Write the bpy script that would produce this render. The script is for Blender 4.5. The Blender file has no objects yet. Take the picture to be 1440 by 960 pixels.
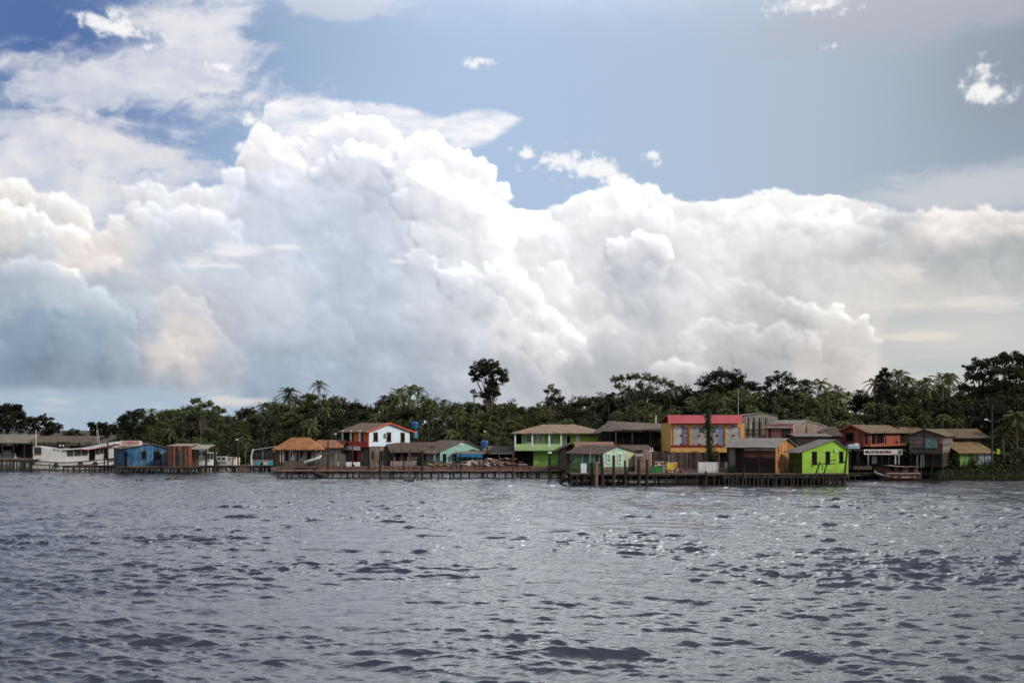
import bpy, bmesh, math, random
import numpy as np
from mathutils import Vector, Matrix, Euler
R = math.radians
scene = bpy.context.scene
COL = scene.collection
F = 1400.0          # focal length in photograph pixels (35 mm on full frame, 1440 px wide)
CX, HY = 720.0, 604.0   # principal column and horizon row
CAM_H = 8.0         # eye height above the river: upper deck of a ferry

def wx(px, D): return (px - CX) * D / F
def wz(py, D): return CAM_H + (HY - py) * D / F
def wdist(py): return CAM_H * F / (py - HY)     # distance of a point on the water

# ---------------------------------------------------------------- nodes
class S:
    """a node socket with arithmetic"""
    def __init__(s, nt, sock): s.nt = nt; s.s = sock
    def _m(s, op, *a):
        n = s.nt.nodes.new('ShaderNodeMath'); n.operation = op
        for i, v in enumerate(a):
            if isinstance(v, S): s.nt.links.new(v.s, n.inputs[i])
            else: n.inputs[i].default_value = v
        return S(s.nt, n.outputs[0])
    def __add__(a, b): return a._m('ADD', a, b)
    __radd__ = __add__
    def __sub__(a, b): return a._m('SUBTRACT', a, b)
    def __rsub__(a, b): return a._m('SUBTRACT', b, a)
    def __mul__(a, b): return a._m('MULTIPLY', a, b)
    __rmul__ = __mul__
    def __truediv__(a, b): return a._m('DIVIDE', a, b)
    def max(a, b): return a._m('MAXIMUM', a, b)
    def min(a, b): return a._m('MINIMUM', a, b)
    def pow(a, b): return a._m('POWER', a, b)
    def sqrt(a): return a._m('SQRT', a)
    def exp(a): return a._m('EXPONENT', a)
    def sin(a): return a._m('SINE', a)
    def abs(a): return a._m('ABSOLUTE', a)
    def floor(a): return a._m('FLOOR', a)
    def smooth(a, lo, hi, o0=0.0, o1=1.0):
        n = a.nt.nodes.new('ShaderNodeMapRange'); n.interpolation_type = 'SMOOTHSTEP'
        a.nt.links.new(a.s, n.inputs[0])
        for i, v in enumerate((lo, hi, o0, o1)):
            if isinstance(v, S): a.nt.links.new(v.s, n.inputs[i + 1])
            else: n.inputs[i + 1].default_value = v
        return S(a.nt, n.outputs[0])

def vec(nt, x, y, z=0.0):
    n = nt.nodes.new('ShaderNodeCombineXYZ')
    for i, v in enumerate((x, y, z)):
        if isinstance(v, S): nt.links.new(v.s, n.inputs[i])
        else: n.inputs[i].default_value = v
    return S(nt, n.outputs[0])
def sep(nt, v):
    n = nt.nodes.new('ShaderNodeSeparateXYZ'); nt.links.new(v.s, n.inputs[0])
    return [S(nt, o) for o in n.outputs]
def noise(nt, v, scale, detail=4, rough=.55, dist=0.0, dims='3D'):
    n = nt.nodes.new('ShaderNodeTexNoise'); n.noise_dimensions = dims
    nt.links.new(v.s, n.inputs['Vector'])
    n.inputs['Scale'].default_value = scale; n.inputs['Detail'].default_value = detail
    n.inputs['Roughness'].default_value = rough; n.inputs['Distortion'].default_value = dist
    return S(nt, n.outputs[0])
def voro(nt, v, scale, feature='F1', out='Distance', dims='2D'):
    n = nt.nodes.new('ShaderNodeTexVoronoi'); n.voronoi_dimensions = dims; n.feature = feature
    nt.links.new(v.s, n.inputs['Vector']); n.inputs['Scale'].default_value = scale
    return S(nt, n.outputs[out])
def mixc(nt, f, a, b, mode='MIX'):
    n = nt.nodes.new('ShaderNodeMix'); n.data_type = 'RGBA'; n.blend_type = mode
    for i, v in ((0, f), (6, a), (7, b)):
        if isinstance(v, S): nt.links.new(v.s, n.inputs[i])
        elif i == 0: n.inputs[i].default_value = v
        else: n.inputs[i].default_value = (*v[:3], 1)
    return S(nt, n.outputs[2])
def lin(c):
    """display colour 0-255 -> linear"""
    return tuple((v / 255 / 12.92 if v / 255 <= .04045 else ((v / 255 + .055) / 1.055) ** 2.4) for v in c)
# ---------------------------------------------------------------- cloud field, computed (no image file)
SK_PPU = 74          # samples per unit; a unit is 1/14 rad of azimuth
SK_A, SK_E0, SK_E1 = 9.0, -0.3, 12.0
def lin(c):
    """display colour 0-255 -> linear"""
    return tuple((v / 255 / 12.92 if v / 255 <= .04045 else ((v / 255 + .055) / 1.055) ** 2.4) for v in c)

def cloud_field():
    W = int(2 * SK_A * SK_PPU); Hh = int((SK_E1 - SK_E0) * SK_PPU)
    A, E = np.meshgrid(np.linspace(-SK_A, SK_A, W, dtype=np.float32), np.linspace(SK_E0, SK_E1, Hh, dtype=np.float32))
    def conv(px, py):
        u = (px - 720.0) / 1400.0; v = (604.0 - py) / 1400.0; a = math.atan(u)
        return a * 14, v * math.cos(a) * 14
    def sm(x, lo, hi):
        t = np.clip((x - lo) / (hi - lo), 0, 1); return t * t * (3 - 2 * t)
    def perlin(x, y, seed):
        rs = np.random.RandomState(seed); G = rs.rand(256, 256).astype(np.float32) * 6.2832
        gx, gy = np.cos(G), np.sin(G)
        xi = np.floor(x).astype(np.int32); yi = np.floor(y).astype(np.int32)
        fx = x - xi; fy = y - yi
        ux = fx * fx * fx * (fx * (fx * 6 - 15) + 10); uy = fy * fy * fy * (fy * (fy * 6 - 15) + 10)
        def g(i, j):
            a = (xi + i) & 255; b = (yi + j) & 255
            return gx[b, a] * (fx - i) + gy[b, a] * (fy - j)
        return ((g(0, 0) * (1 - ux) + g(1, 0) * ux) * (1 - uy) + (g(0, 1) * (1 - ux) + g(1, 1) * ux) * uy) * 1.5
    def fbm(x, y, sc, octv, seed, gain=.5):
        r = 0; am = 1; t = 0
        for o in range(octv):
            r = r + am * perlin(x * sc + 17 * o, y * sc + 31 * o, seed + o); t += am; am *= gain; sc *= 2.03
        return r / t
    def worley(x, y, sc, seed):
        rs = np.random.RandomState(seed); JX = rs.rand(128, 128).astype(np.float32); JY = rs.rand(128, 128).astype(np.float32)
        x = x * sc; y = y * sc
        xi = np.floor(x).astype(np.int32); yi = np.floor(y).astype(np.int32)
        best = np.full(x.shape, 9, np.float32)
        for i in (-1, 0, 1):
            for j in (-1, 0, 1):
                a = xi + i; b = yi + j
                dx = a + JX[b & 127, a & 127] - x; dy = b + JY[b & 127, a & 127] - y
                np.minimum(best, dx * dx + dy * dy, out=best)
        return best                                # squared distance
    def blur(a, n):
        for ax in (0, 1):
            for _ in range(2):
                pad = [(0, 0), (0, 0)]; pad[ax] = (n + 1, n)
                c = np.cumsum(np.pad(a, pad, mode='edge').astype(np.float64), axis=ax)
                a = ((c[2 * n + 1:] - c[:-2 * n - 1]) if ax == 0 else (c[:, 2 * n + 1:] - c[:, :-2 * n - 1])) / (2 * n + 1)
        return a.astype(np.float32)
    def curve(pts):
        p = sorted(conv(*q) for q in pts)
        xs = np.array([q[0] for q in p]); ys = np.array([q[1] for q in p])
        row = np.interp(A[0], xs, ys).astype(np.float32)
        k = np.hanning(9); k /= k.sum()
        row = np.convolve(np.pad(row, 4, mode='edge'), k, mode='valid').astype(np.float32)
        return row
    def at(row, AA):                               # sample a curve at warped azimuths
        return np.interp(AA, A[0], row).astype(np.float32)
    def blob(px, py, rx, ry):
        a, e = conv(px, py); dx = (A - a) / (rx / 100.0); dy = (E - e) / (ry / 100.0)
        return np.exp(-(dx * dx + dy * dy))

    w1 = fbm(A, E, 1.1, 5, 3); w2 = fbm(A, E, 1.1, 5, 13)
    f1 = fbm(A, E, 7.0, 5, 23, .6); f2 = fbm(A, E, 7.0, 5, 33, .6)
    big = fbm(A, E * 1.2, .55, 4, 43); midn = fbm(A, E * 1.15, 1.7, 5, 53, .55)
    def billow(sx, sy, seed, warp=.16, fw=.045):
        qx = A * sx + w1 * warp * 2 + f1 * fw * 2; qy = E * sy + w2 * warp * 2 + f2 * fw * 2
        H = 0
        for sc, am, s in ((1.1, .46, 0), (2.4, .27, 1), (5.2, .16, 2), (11.0, .11, 3)):
            H = H + am * (1 - np.minimum(worley(qx + s * 5, qy + s * 9, sc, seed + s), 1))
        return H                                    # about .3 .. 1

    RGB = np.zeros(A.shape + (3,), np.float32); AL = np.zeros(A.shape, np.float32)
    def over(colour, alpha):
        nonlocal RGB, AL
        alpha = np.clip(alpha, 0, 1).astype(np.float32)
        c = np.asarray(colour, np.float32)
        RGB = RGB * (1 - alpha[..., None]) + c * alpha[..., None]
        AL = AL * (1 - alpha) + alpha
    L = lambda *c: np.array(lin(c), np.float32)
    def mix(a, b, t): return a * (1 - t[..., None]) + b * t[..., None]

    # air: grading of the physical sky
    over(mix(L(170, 192, 220), L(174, 187, 203), sm(A, -1, 6)), np.clip(.35 + sm(A, -6.5, .5) * .62 + sm(E, 6.5, 2.0) * .25, 0, .97) * sm(E, 14, 6))
    over(L(38, 80, 148), blob(50, 40, 230, 200) * .75)
    over(L(118, 126, 142), blob(1520, 90, 200, 200) * .7)
    over(L(150, 164, 182), blob(1390, 250, 170, 100) * .4)
    over(L(163, 182, 200), sm(E, 1.6, .4) * .9)
    over(L(178, 184, 180), sm(E, 2.4, .8) * sm(A, 3.5, 5.2) * .85)

    # high thin cloud, streaming to the upper right
    th = .42; u = (A * math.cos(th) + E * math.sin(th)); v = (-A * math.sin(th) + E * math.cos(th))
    cs = fbm(u * .35 + w1 * .45, v * 1.5 + w2 * .7, 1.0, 8, 63, .62)
    cs2 = fbm(A * .4 + w2 * .4, E * 1.9 + w1 * .5, 1.0, 8, 73, .62)
    reg = (blob(300, 40, 80, 75) * 1.05 + blob(250, 90, 110, 50) * .95 + blob(130, 118, 140, 26) * .8 + blob(330, 0, 60, 40) * .6
           + blob(150, 95, 120, 30) * .3 + blob(215, 35, 60, 12) * .45 + blob(250, 130, 300, 70) * .25)
    over(mix(L(206, 210, 222), L(238, 236, 236), sm(cs2 + midn * .6, -.5, .5)), sm(cs * 1.9 + cs2 * .8 + reg * 1.05, .25, 1.45) * .8 * sm(reg, .03, .35))
    reg2 = (blob(40, 170, 120, 26) * 1.15 + blob(120, 196, 110, 20) * 1.1 + blob(215, 212, 60, 12) * .8 + blob(160, 262, 230, 46) * 1.15
            + blob(30, 240, 120, 40) * .8 + blob(370, 230, 70, 30) * .6)
    over(mix(L(206, 210, 220), L(240, 235, 233), sm(midn, -.5, .5)), sm(cs2 * 1.9 + cs * .6 + reg2 * .95, .3, 1.4) * .82 * sm(reg2, .03, .35))
    over(L(196, 202, 216), sm(cs2 * 1.0 + blob(470, 6, 110, 34) * 1.3, .5, 1.1) * .75)
    over(L(176, 178, 188), sm(cs2 * .9 + blob(1400, 0, 300, 56) * 1.3, .25, 1.2) * .8)
    over(L(214, 214, 218), sm(cs * 1.2 + blob(1140, 4, 55, 16) * 1.1, .5, 1.1) * .85)
    over(L(202, 206, 208), sm(cs2 * 1.0 + blob(1400, 266, 200, 36) * 1.3, .3, 1.2) * .75)

    # bright glare patch added above the frame to brighten the water's reflections
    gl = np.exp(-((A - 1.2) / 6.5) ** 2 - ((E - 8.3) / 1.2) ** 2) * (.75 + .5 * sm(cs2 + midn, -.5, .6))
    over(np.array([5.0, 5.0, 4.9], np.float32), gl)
    # the smooth anvil behind the towers
    wob = f1 * .05 + w1 * .05
    atop = at(curve([(0, 700), (355, 640), (368, 160), (373, 143), (440, 135), (520, 140), (575, 152), (620, 164), (665, 152),
                     (712, 156), (740, 166), (748, 300), (820, 900), (1440, 900)]), A)
    abot = at(curve([(0, 950), (560, 300), (600, 250), (645, 214), (690, 199), (742, 164), (760, 250), (1440, 950)]), A)
    an = fbm(A * .7, E * 2.0, 1.6, 6, 83, .6)
    anv = sm(atop - E + wob, -.02, .07) * sm(E - abot + an * .12, -.05, .12)
    over(mix(L(224, 227, 236), L(248, 246, 247), sm(an, -.5, .5)), anv * (.55 + .4 * sm(an + cs2 * .6, -.4, .4)))

    # scattered scraps
    pf = billow(2.2, 2.9, 101)
    def scraps(lst, th0=.34, hi=.80, br=(190, 200, 216), al=.86):
        m = 0
        for q in lst: m = m + blob(*q[:4]) * (q[4] if len(q) > 4 else 1)
        d = m * .98 + (pf - .66) * 2.0 + f1 * 1.2 + cs2 * .5
        over(mix(L(*br), L(251, 249, 248), sm(d, th0 + .12, hi + .3)), sm(d, th0 - .08, hi + .9) * al * (m > .03))
    scraps([(765, 220, 34, 11), (800, 230, 40, 14), (835, 240, 30, 22), (858, 238, 18, 10), (872, 254, 20, 10), (738, 216, 10, 6), (918, 218, 11, 8), (920, 232, 4, 6, .6),
            (1380, 104, 13, 16, .8), (1370, 130, 26, 10, .8), (1402, 132, 22, 11, .8), (1388, 146, 24, 6, .6), (674, 86, 15, 7, .9), (666, 92, 6, 4),
            (806, 42, 12, 4, .7), (1170, 65, 10, 3, .6), (315, 95, 24, 8, .8), (347, 164, 12, 7, .8), (352, 172, 8, 6, .6),
            (130, 24, 26, 6, .9), (165, 22, 14, 8, .7), (150, 38, 32, 9), (185, 46, 42, 7, .9), (205, 66, 26, 5, .7), (1150, 10, 40, 10, .7), (1110, 4, 20, 8, .7)])

    # large-scale tones of the cumulus (lit flanks, shaded cores)
    P = [(20, 290, 232, 230, 230), (90, 310, 228, 228, 230), (60, 350, 205, 212, 222), (20, 400, 182, 195, 212), (100, 400, 196, 207, 222), (30, 470, 150, 172, 198),
         (110, 480, 158, 180, 203), (30, 530, 140, 160, 184), (140, 538, 146, 165, 187), (115, 350, 240, 232, 230), (170, 420, 200, 210, 222), (200, 290, 226, 229, 236),
         (280, 290, 232, 234, 240), (230, 330, 208, 216, 230), (300, 350, 212, 219, 230), (180, 500, 172, 188, 206), (250, 490, 232, 225, 222), (240, 440, 216, 218, 224),
         (215, 540, 168, 184, 200), (300, 520, 196, 203, 212), (380, 300, 214, 221, 234), (440, 260, 220, 226, 238), (400, 400, 212, 218, 228), (360, 540, 170, 186, 206),
         (450, 340, 203, 212, 227), (500, 230, 222, 227, 237), (520, 190, 248, 248, 252), (430, 215, 244, 244, 250), (370, 200, 250, 247, 250), (520, 300, 208, 215, 229),
         (540, 400, 196, 206, 220), (480, 440, 198, 208, 222), (470, 520, 184, 197, 214), (560, 480, 196, 205, 218), (620, 230, 250, 250, 253), (660, 280, 252, 252, 254),
         (600, 300, 238, 240, 246), (640, 340, 240, 242, 247), (600, 420, 214, 220, 230), (650, 440, 222, 226, 233), (700, 330, 254, 254, 255), (740, 380, 254, 254, 255),
         (720, 460, 246, 246, 248), (640, 520, 198, 205, 216), (720, 530, 202, 206, 214), (800, 400, 246, 246, 247), (790, 480, 250, 249, 249), (780, 330, 240, 241, 245),
         (850, 290, 252, 252, 252), (880, 340, 232, 234, 240), (900, 380, 210, 213, 222), (840, 450, 236, 236, 237), (890, 440, 212, 215, 222), (950, 310, 248, 248, 249),
         (1000, 320, 240, 240, 242), (1000, 400, 240, 239, 240), (1090, 290, 250, 249, 249), (1100, 330, 236, 235, 237), (1150, 380, 220, 220, 223), (1060, 400, 210, 212, 216),
         (960, 480, 232, 231, 232), (1040, 470, 208, 209, 212), (1120, 450, 206, 207, 209), (1060, 520, 188, 191, 196), (1180, 510, 212, 206, 205), (1230, 500, 246, 238, 232),
         (1160, 440, 236, 233, 231), (1200, 320, 232, 230, 231), (1250, 350, 196, 200, 205), (1340, 310, 234, 229, 227), (1340, 360, 180, 187, 192), (1420, 310, 222, 216, 214),
         (1420, 370, 178, 184, 188), (1260, 390, 222, 220, 218), (1380, 400, 196, 200, 200), (820, 530, 194, 197, 204), (920, 520, 206, 208, 212), (850, 510, 204, 207, 213),
         (1000, 560, 190, 193, 197), (600, 560, 186, 195, 208), (400, 580, 176, 190, 206)]
    step = 8; a_ = A[::step, ::step]; e_ = E[::step, ::step]
    num = np.zeros(a_.shape + (3,)); den = np.zeros(a_.shape) + 1e-9
    for q in P:
        qa, qe = conv(q[0], q[1]); d2 = (a_ - qa) ** 2 + (e_ - qe) ** 2
        wgt = 1 / (d2 + .035) ** 2.2; den += wgt; num += wgt[..., None] * np.array(lin(q[2:]))
    low = (num / den[..., None]).astype(np.float32)
    ra = np.clip((A + w1 * .45 - A[0, 0]) / (A[0, 1] - A[0, 0]) / step, 0, low.shape[1] - 1.001)
    rb = np.clip((E + w2 * .45 - E[0, 0]) / (E[1, 0] - E[0, 0]) / step, 0, low.shape[0] - 1.001)
    i0 = ra.astype(int); j0 = rb.astype(int); fa = (ra - i0)[..., None]; fb = (rb - j0)[..., None]
    tone = (low[j0, i0] * (1 - fa) + low[j0, i0 + 1] * fa) * (1 - fb) + (low[j0 + 1, i0] * (1 - fa) + low[j0 + 1, i0 + 1] * fa) * fb
    tone = tone * (np.array([.88, .885, .90], np.float32) * (1 - np.array([-.01, .0, .03], np.float32) * sm(A, -3, 3)[..., None])) * (1 + np.array([.02, .0, -.05], np.float32) * sm(A, -3, -6)[..., None]) * (1 - .10 * sm(E, 2.2, .6))[..., None]
    blim = at(curve([(0, 552), (180, 553), (330, 557), (356, 575), (420, 720), (1190, 720), (1214, 640), (1228, 560), (1242, 520), (1246, 450), (1262, 404), (1300, 420), (1380, 432), (1440, 424)]), A + w2 * .45 + f1 * .12)
    bott = sm(E - blim + f1 * .05 + midn * .08, -.03, .14); bott = blur(bott, 3)

    def cumulus(top, seed, amp, relief, crisp_len, fade=None, soft=.035, rim=.5, lift=0.0, big_r=.5):
        H = billow(1, 1, seed)
        T = at(top, A + w1 * .10) if amp > 0 else at(top, A)
        dd = T - E + (H - .70) * amp + f1 * .05
        a = sm(dd, 0, soft) * bott
        deep = np.clip(dd, 0, None)
        crisp = np.exp(-deep / crisp_len)
        # relief lit from the upper right, at two scales
        def lit(h, n):
            gy, gx = np.gradient(blur(h, n) if n else h, 1.0 / SK_PPU)
            return -(gx * .62 + gy * .78)
        edge = .5 * sm(deep, 0, .5)
        fineL = np.clip(lit(H + edge, 2), -3, 3); wide = np.clip(lit(H + edge, 9), -2, 2)
        patch = sm(midn + .25 * w2, -.25, .5)
        amt = (crisp * .6 + .45) * (.45 + .55 * patch)
        br = (fineL * .13 + wide * .22) * amt * relief + rim * np.exp(-deep / .10) * .5 + lift - .03 + midn * .17 + big * .10 + (H - .7) * .25 * amt
        c = tone * np.exp(np.clip(br, -1.2, 1.2))[..., None]
        cool = np.clip(-br, 0, .6)[..., None]
        c = c * (1 - cool * np.array([.12, .05, -.02], np.float32))
        c = np.minimum(c * (1 + 1.2 * sm(c.mean(2), .92, 1.3))[..., None], np.array([2.4, 2.36, 2.32], np.float32))
        if fade is not None: a = a * np.clip(np.exp(-deep / fade) * 1.25, 0, 1)
        over(c, a)
    back = curve([(0, 258), (18, 256), (34, 262), (48, 286), (66, 288), (90, 280), (106, 292), (118, 330), (128, 352), (138, 336), (165, 322), (176, 284), (184, 266),
                  (198, 259), (216, 262), (228, 276), (246, 272), (262, 264), (285, 268), (302, 274), (320, 262), (344, 200), (352, 178), (372, 176), (386, 192), (398, 197),
                  (416, 194), (432, 202), (452, 186), (470, 180), (480, 168), (494, 163), (520, 164), (538, 169), (550, 186), (556, 206), (566, 222), (576, 206), (586, 195),
                  (602, 194), (616, 204), (634, 214), (652, 220), (668, 228), (684, 236), (694, 254), (700, 284), (716, 291), (750, 296), (790, 288), (812, 276), (840, 268),
                  (862, 258), (880, 255), (905, 262), (925, 265), (946, 280), (960, 286), (1000, 285), (1030, 280), (1060, 275), (1100, 271), (1130, 276), (1165, 275), (1205, 281),
                  (1225, 292), (1245, 300), (1280, 301), (1310, 297), (1340, 294), (1390, 293), (1415, 300), (1440, 306)])
    cumulus(back, 0, .10, 1.0, .55, rim=.35)
    # heaped towers: clusters of billows, each a dome with smaller domes on it, lit from the upper right
    rng = np.random.RandomState(7)
    def heap(spots, seed, relief=1.0, rim=.5, lift=0.0, sink=1.0, kids=9, alpha=1.0, warp=.11):
        """spots: (px, py, radius px) of the main domes"""
        Z = np.full(A.shape, -1.0, np.float32); DE = np.full(A.shape, -1.0, np.float32)
        def dome(ca, ce, r, zc):
            i0 = max(int((ca - r + SK_A) * SK_PPU), 0); i1 = min(int((ca + r + SK_A) * SK_PPU) + 2, W)
            j0 = max(int((ce - r - SK_E0) * SK_PPU), 0); j1 = min(int((ce + r - SK_E0) * SK_PPU) + 2, Hh)
            if i1 <= i0 or j1 <= j0: return
            d2 = ((A[j0:j1, i0:i1] - ca) ** 2 + (E[j0:j1, i0:i1] - ce) ** 2) / (r * r)
            z = np.where(d2 < 1, zc + r * np.sqrt(np.clip(1 - d2, 0, 1)), -1)
            np.maximum(Z[j0:j1, i0:i1], z, out=Z[j0:j1, i0:i1])
            f = 1 - np.sqrt(d2)
            np.maximum(DE[j0:j1, i0:i1], f * min(r / .25, 1), out=DE[j0:j1, i0:i1])
        for (px, py, r) in spots:
            ca, ce = conv(px, py); r = r / 100.0
            dome(ca, ce, r, 0)
            for k in range(kids):
                th = rng.uniform(-.35, 3.4); q = rng.uniform(.45, 1.0) * r
                r2 = r * rng.uniform(.22, .46); x2 = ca + q * math.cos(th); y2 = ce + q * math.sin(th); z2 = math.sqrt(max(r * r - q * q, 0)) * .8
                dome(x2, y2, r2, z2)
                for m in range(4):
                    th = rng.uniform(-.6, 3.7); q2 = rng.uniform(.5, 1.0) * r2; r3 = r2 * rng.uniform(.28, .5)
                    dome(x2 + q2 * math.cos(th), y2 + q2 * math.sin(th), r3, z2 + math.sqrt(max(r2 * r2 - q2 * q2, 0)) * .8)
        # irregular outline: read the dome field through a turbulent offset
        ox = (w1 * warp + f1 * .05) * SK_PPU; oy = (w2 * warp + f2 * .05) * SK_PPU
        jj, ii = np.meshgrid(np.arange(Hh), np.arange(W), indexing='ij')
        ii = np.clip(ii + ox, 0, W - 1).astype(int); jj = np.clip(jj + oy, 0, Hh - 1).astype(int)
        Zw = Z[jj, ii]; D = DE[jj, ii]
        cov = blur((Zw > -.5).astype(np.float32), 1)
        Zc = blur(np.where(Zw < -.5, 0, Zw), 1); Zb = blur(np.where(Zw < -.5, 0, Zw), 7)
        gy, gx = np.gradient(Zc, 1.0 / SK_PPU); hy, hx = np.gradient(Zb, 1.0 / SK_PPU)
        nl = np.clip(-(gx * .6 + gy * .8), -1.6, 1.6); nb = np.clip(-(hx * .6 + hy * .8), -1.5, 1.5)
        ed = np.exp(-np.clip(D, 0, None) / .16)
        br = (nl * .10 + nb * .16 + (Zc - Zb) * 1.6) * relief * .78 + rim * ed * .26 * (nb > -.25) + lift + f1 * .06
        c = tone * np.exp(np.clip(br, -1.0, 1.0))[..., None]
        cool = np.clip(-br, 0, .6)[..., None]
        c = c * (1 - cool * np.array([.14, .05, -.02], np.float32))
        c = np.minimum(c * (1 + 1.2 * sm(c.mean(2), .92, 1.3))[..., None], np.array([2.4, 2.36, 2.32], np.float32))
        # heaps melt into the mass below their crowns
        m = 0
        for (px, py, r) in spots:
            ca, ce = conv(px, py); r = r / 100.0
            m = np.maximum(m, sm(E, ce - r * sink, ce + r * .25) * (np.abs(A - ca) < r * 2.2) * np.exp(-np.clip((np.abs(A - ca) - r) / (r * .5), 0, None) ** 2))
        over(c, cov * np.clip(m + f1 * .15 * (m > .02), 0, 1) * bott * alpha)
    def ridge(x0, x1, r0, r1, step, dy=0, seed=0):
        rs = np.random.RandomState(seed); o = []; x = x0
        while x < x1:
            r = rs.uniform(r0, r1); a, e = conv(x, 300)
            ee = np.interp(a, A[0], back); py = 604 - ee / math.cos(a / 14) * 100
            o.append((x, py + r * .95 + dy, r)); x += rs.uniform(.5, 1.0) * step
        return o
    # crests of the mass
    heap(ridge(-60, 128, 14, 26, 20, 0, 1), 1, 1.1, .5, kids=8)
    heap(ridge(-40, 118, 24, 40, 28, 38, 2), 1, 1.1, .4, kids=9)
    heap(ridge(140, 330, 12, 24, 18, 2, 3), 2, .9, .5, kids=7)
    heap(ridge(180, 310, 22, 34, 30, 34, 4), 2, .8, .3, lift=-.02)
    heap(ridge(346, 452, 12, 20, 18, 4, 5), 3, .7, .5, kids=6, alpha=.8)
    heap(ridge(452, 556, 16, 28, 15, 2, 6), 4, 1.1, .6)
    heap(ridge(458, 560, 22, 34, 24, 44, 7), 4, 1.1, .45)
    heap(ridge(566, 700, 16, 28, 15, 2, 8), 5, 1.1, .6)
    heap(ridge(572, 694, 24, 38, 26, 44, 9), 5, 1.1, .5)
    heap([(600, 285, 34), (640, 300, 36), (570, 290, 20), (672, 318, 30), (610, 335, 30), (650, 350, 30), (690, 360, 30), (590, 372, 24)], 6, 1.15, .35, kids=13, lift=-.03)
    heap(ridge(790, 960, 12, 22, 16, 2, 10), 7, .6, .5, kids=6, alpha=.85)
    heap(ridge(960, 1250, 9, 18, 15, 2, 11), 8, .6, .4, kids=5, alpha=.8)
    heap(ridge(1250, 1480, 12, 24, 18, 4, 12), 9, .9, .45, kids=7, alpha=.9)
    # the lit flank running down to the right
    heap([(640, 400, 26), (668, 420, 28), (700, 400, 26), (728, 422, 26), (700, 446, 26), (750, 448, 22), (730, 470, 24), (775, 462, 18), (790, 480, 18), (806, 492, 16),
          (760, 490, 22), (815, 512, 16), (780, 515, 20)], 10, 1.2, .34, kids=13, lift=-.03)
    # separate billows
    heap([(876, 362, 24), (900, 352, 24), (925, 360, 22), (888, 384, 24), (912, 388, 22), (866, 352, 10)], 11, 1.3, .65, lift=-.06, kids=10, sink=1.2)
    heap([(893, 432, 13), (886, 445, 9), (905, 442, 8)], 12, .9, .0, lift=-.10, kids=7, alpha=.8)
    heap([(1030, 404, 18), (1052, 412, 20), (1010, 420, 16), (1078, 428, 18)], 13, 1.0, .4, lift=-.06, kids=8, alpha=.75)
    heap([(1110, 440, 18), (1140, 450, 20), (1170, 458, 22), (1200, 474, 22), (1218, 494, 20), (1226, 514, 16), (1190, 500, 24), (1160, 490, 24)], 14, 1.25, .6, kids=11, lift=.0)
    heap([(1000, 470, 22), (1040, 480, 26), (1085, 484, 26), (1130, 500, 26), (970, 490, 20), (1060, 512, 26)], 15, 1.1, .35, kids=9, lift=-.02, alpha=.8)
    heap([(925, 520, 12), (945, 518, 14), (968, 524, 12), (985, 528, 9)], 16, 1.0, .6, kids=7, lift=.10)
    heap([(20, 400, 34), (70, 410, 36), (115, 440, 34), (150, 470, 30), (40, 460, 40), (100, 490, 36), (170, 505, 26), (10, 500, 30)], 17, .95, .2, kids=10, alpha=.6)
    heap([(240, 430, 22), (265, 452, 24), (290, 480, 24), (215, 460, 20), (225, 500, 24), (300, 510, 18)], 18, .9, .3, kids=8, alpha=.5, lift=.02)
    heap([(330, 400, 26), (380, 420, 26), (410, 470, 22), (430, 400, 22), (480, 300, 30), (420, 300, 30), (520, 330, 26), (540, 460, 26), (470, 480, 28)], 19, .5, .05, kids=8, alpha=.45)
    heap([(850, 470, 22), (830, 500, 18), (870, 505, 22), (780, 400, 26), (830, 420, 24), (960, 400, 22), (1120, 350, 24), (1040, 350, 26), (960, 340, 22), (1190, 340, 22)], 20, .7, .15, kids=8, alpha=.5)
    heap([(1290, 340, 24), (1340, 350, 28), (1390, 345, 26), (1430, 350, 24), (1260, 360, 20), (1320, 380, 22), (1370, 385, 22)], 21, .9, .2, kids=8, alpha=.6)
    # flat scraps in front, and layers low down
    fs = fbm(A * .9, E * 4.0, 1.5, 6, 93, .58)
    m = (blob(362, 348, 46, 6) + blob(330, 356, 40, 5) * .8 + blob(285, 368, 50, 9) + blob(398, 346, 18, 5) + blob(563, 368, 14, 5) * .8 + blob(505, 252, 14, 5) * .6 + blob(446, 356, 12, 4) * .5
         + blob(455, 302, 10, 3) * .5 + blob(548, 306, 10, 3) * .5)
    over(L(238, 236, 238), sm(m + fs * 1.3, .25, 1.1) * .7 * (m > .02))
    m = blob(1270, 384, 34, 14) + blob(1320, 425, 90, 8) * .9 + blob(1300, 474, 60, 6) + blob(1390, 436, 50, 7) * .8 + blob(1290, 560, 50, 7) * .8
    over(L(226, 220, 214), sm(m * 1.1 + fs * 1.3 + f1 * .3, .3, 1.2) * .8 * (m > .01))
    lo = sm(E, 1.95, 1.0) * sm(A, 4.3, 5.0)
    over(L(214, 206, 197), sm(fs + big * .3, -.05, .5) * lo * .65)
    over(L(176, 184, 184), sm(-fs, .0, .5) * lo * .5)
    over(L(206, 204, 200), np.clip(blob(1350, 470, 150, 60) * .85 + blob(1290, 420, 60, 30) * .5, 0, .85))
    over(L(226, 219, 211), sm(blob(1330, 425, 110, 9) + blob(1300, 474, 70, 6) + fs * 1.2, .35, 1.2) * .7 * sm(A, 4.6, 5.2) * sm(E, 2.2, 1.9))
    over(L(182, 189, 194), np.clip(blob(1380, 512, 170, 16) + blob(1300, 448, 90, 9) + fs * .5, 0, 1) * .55 * sm(A, 4.7, 5.3) * sm(E, 2.3, 1.8))
    lo = sm(E, .54, .40) * sm(A, -2.8, -4.0)
    over(L(196, 202, 206), sm(fs, -.1, .5) * lo * .5)
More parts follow.
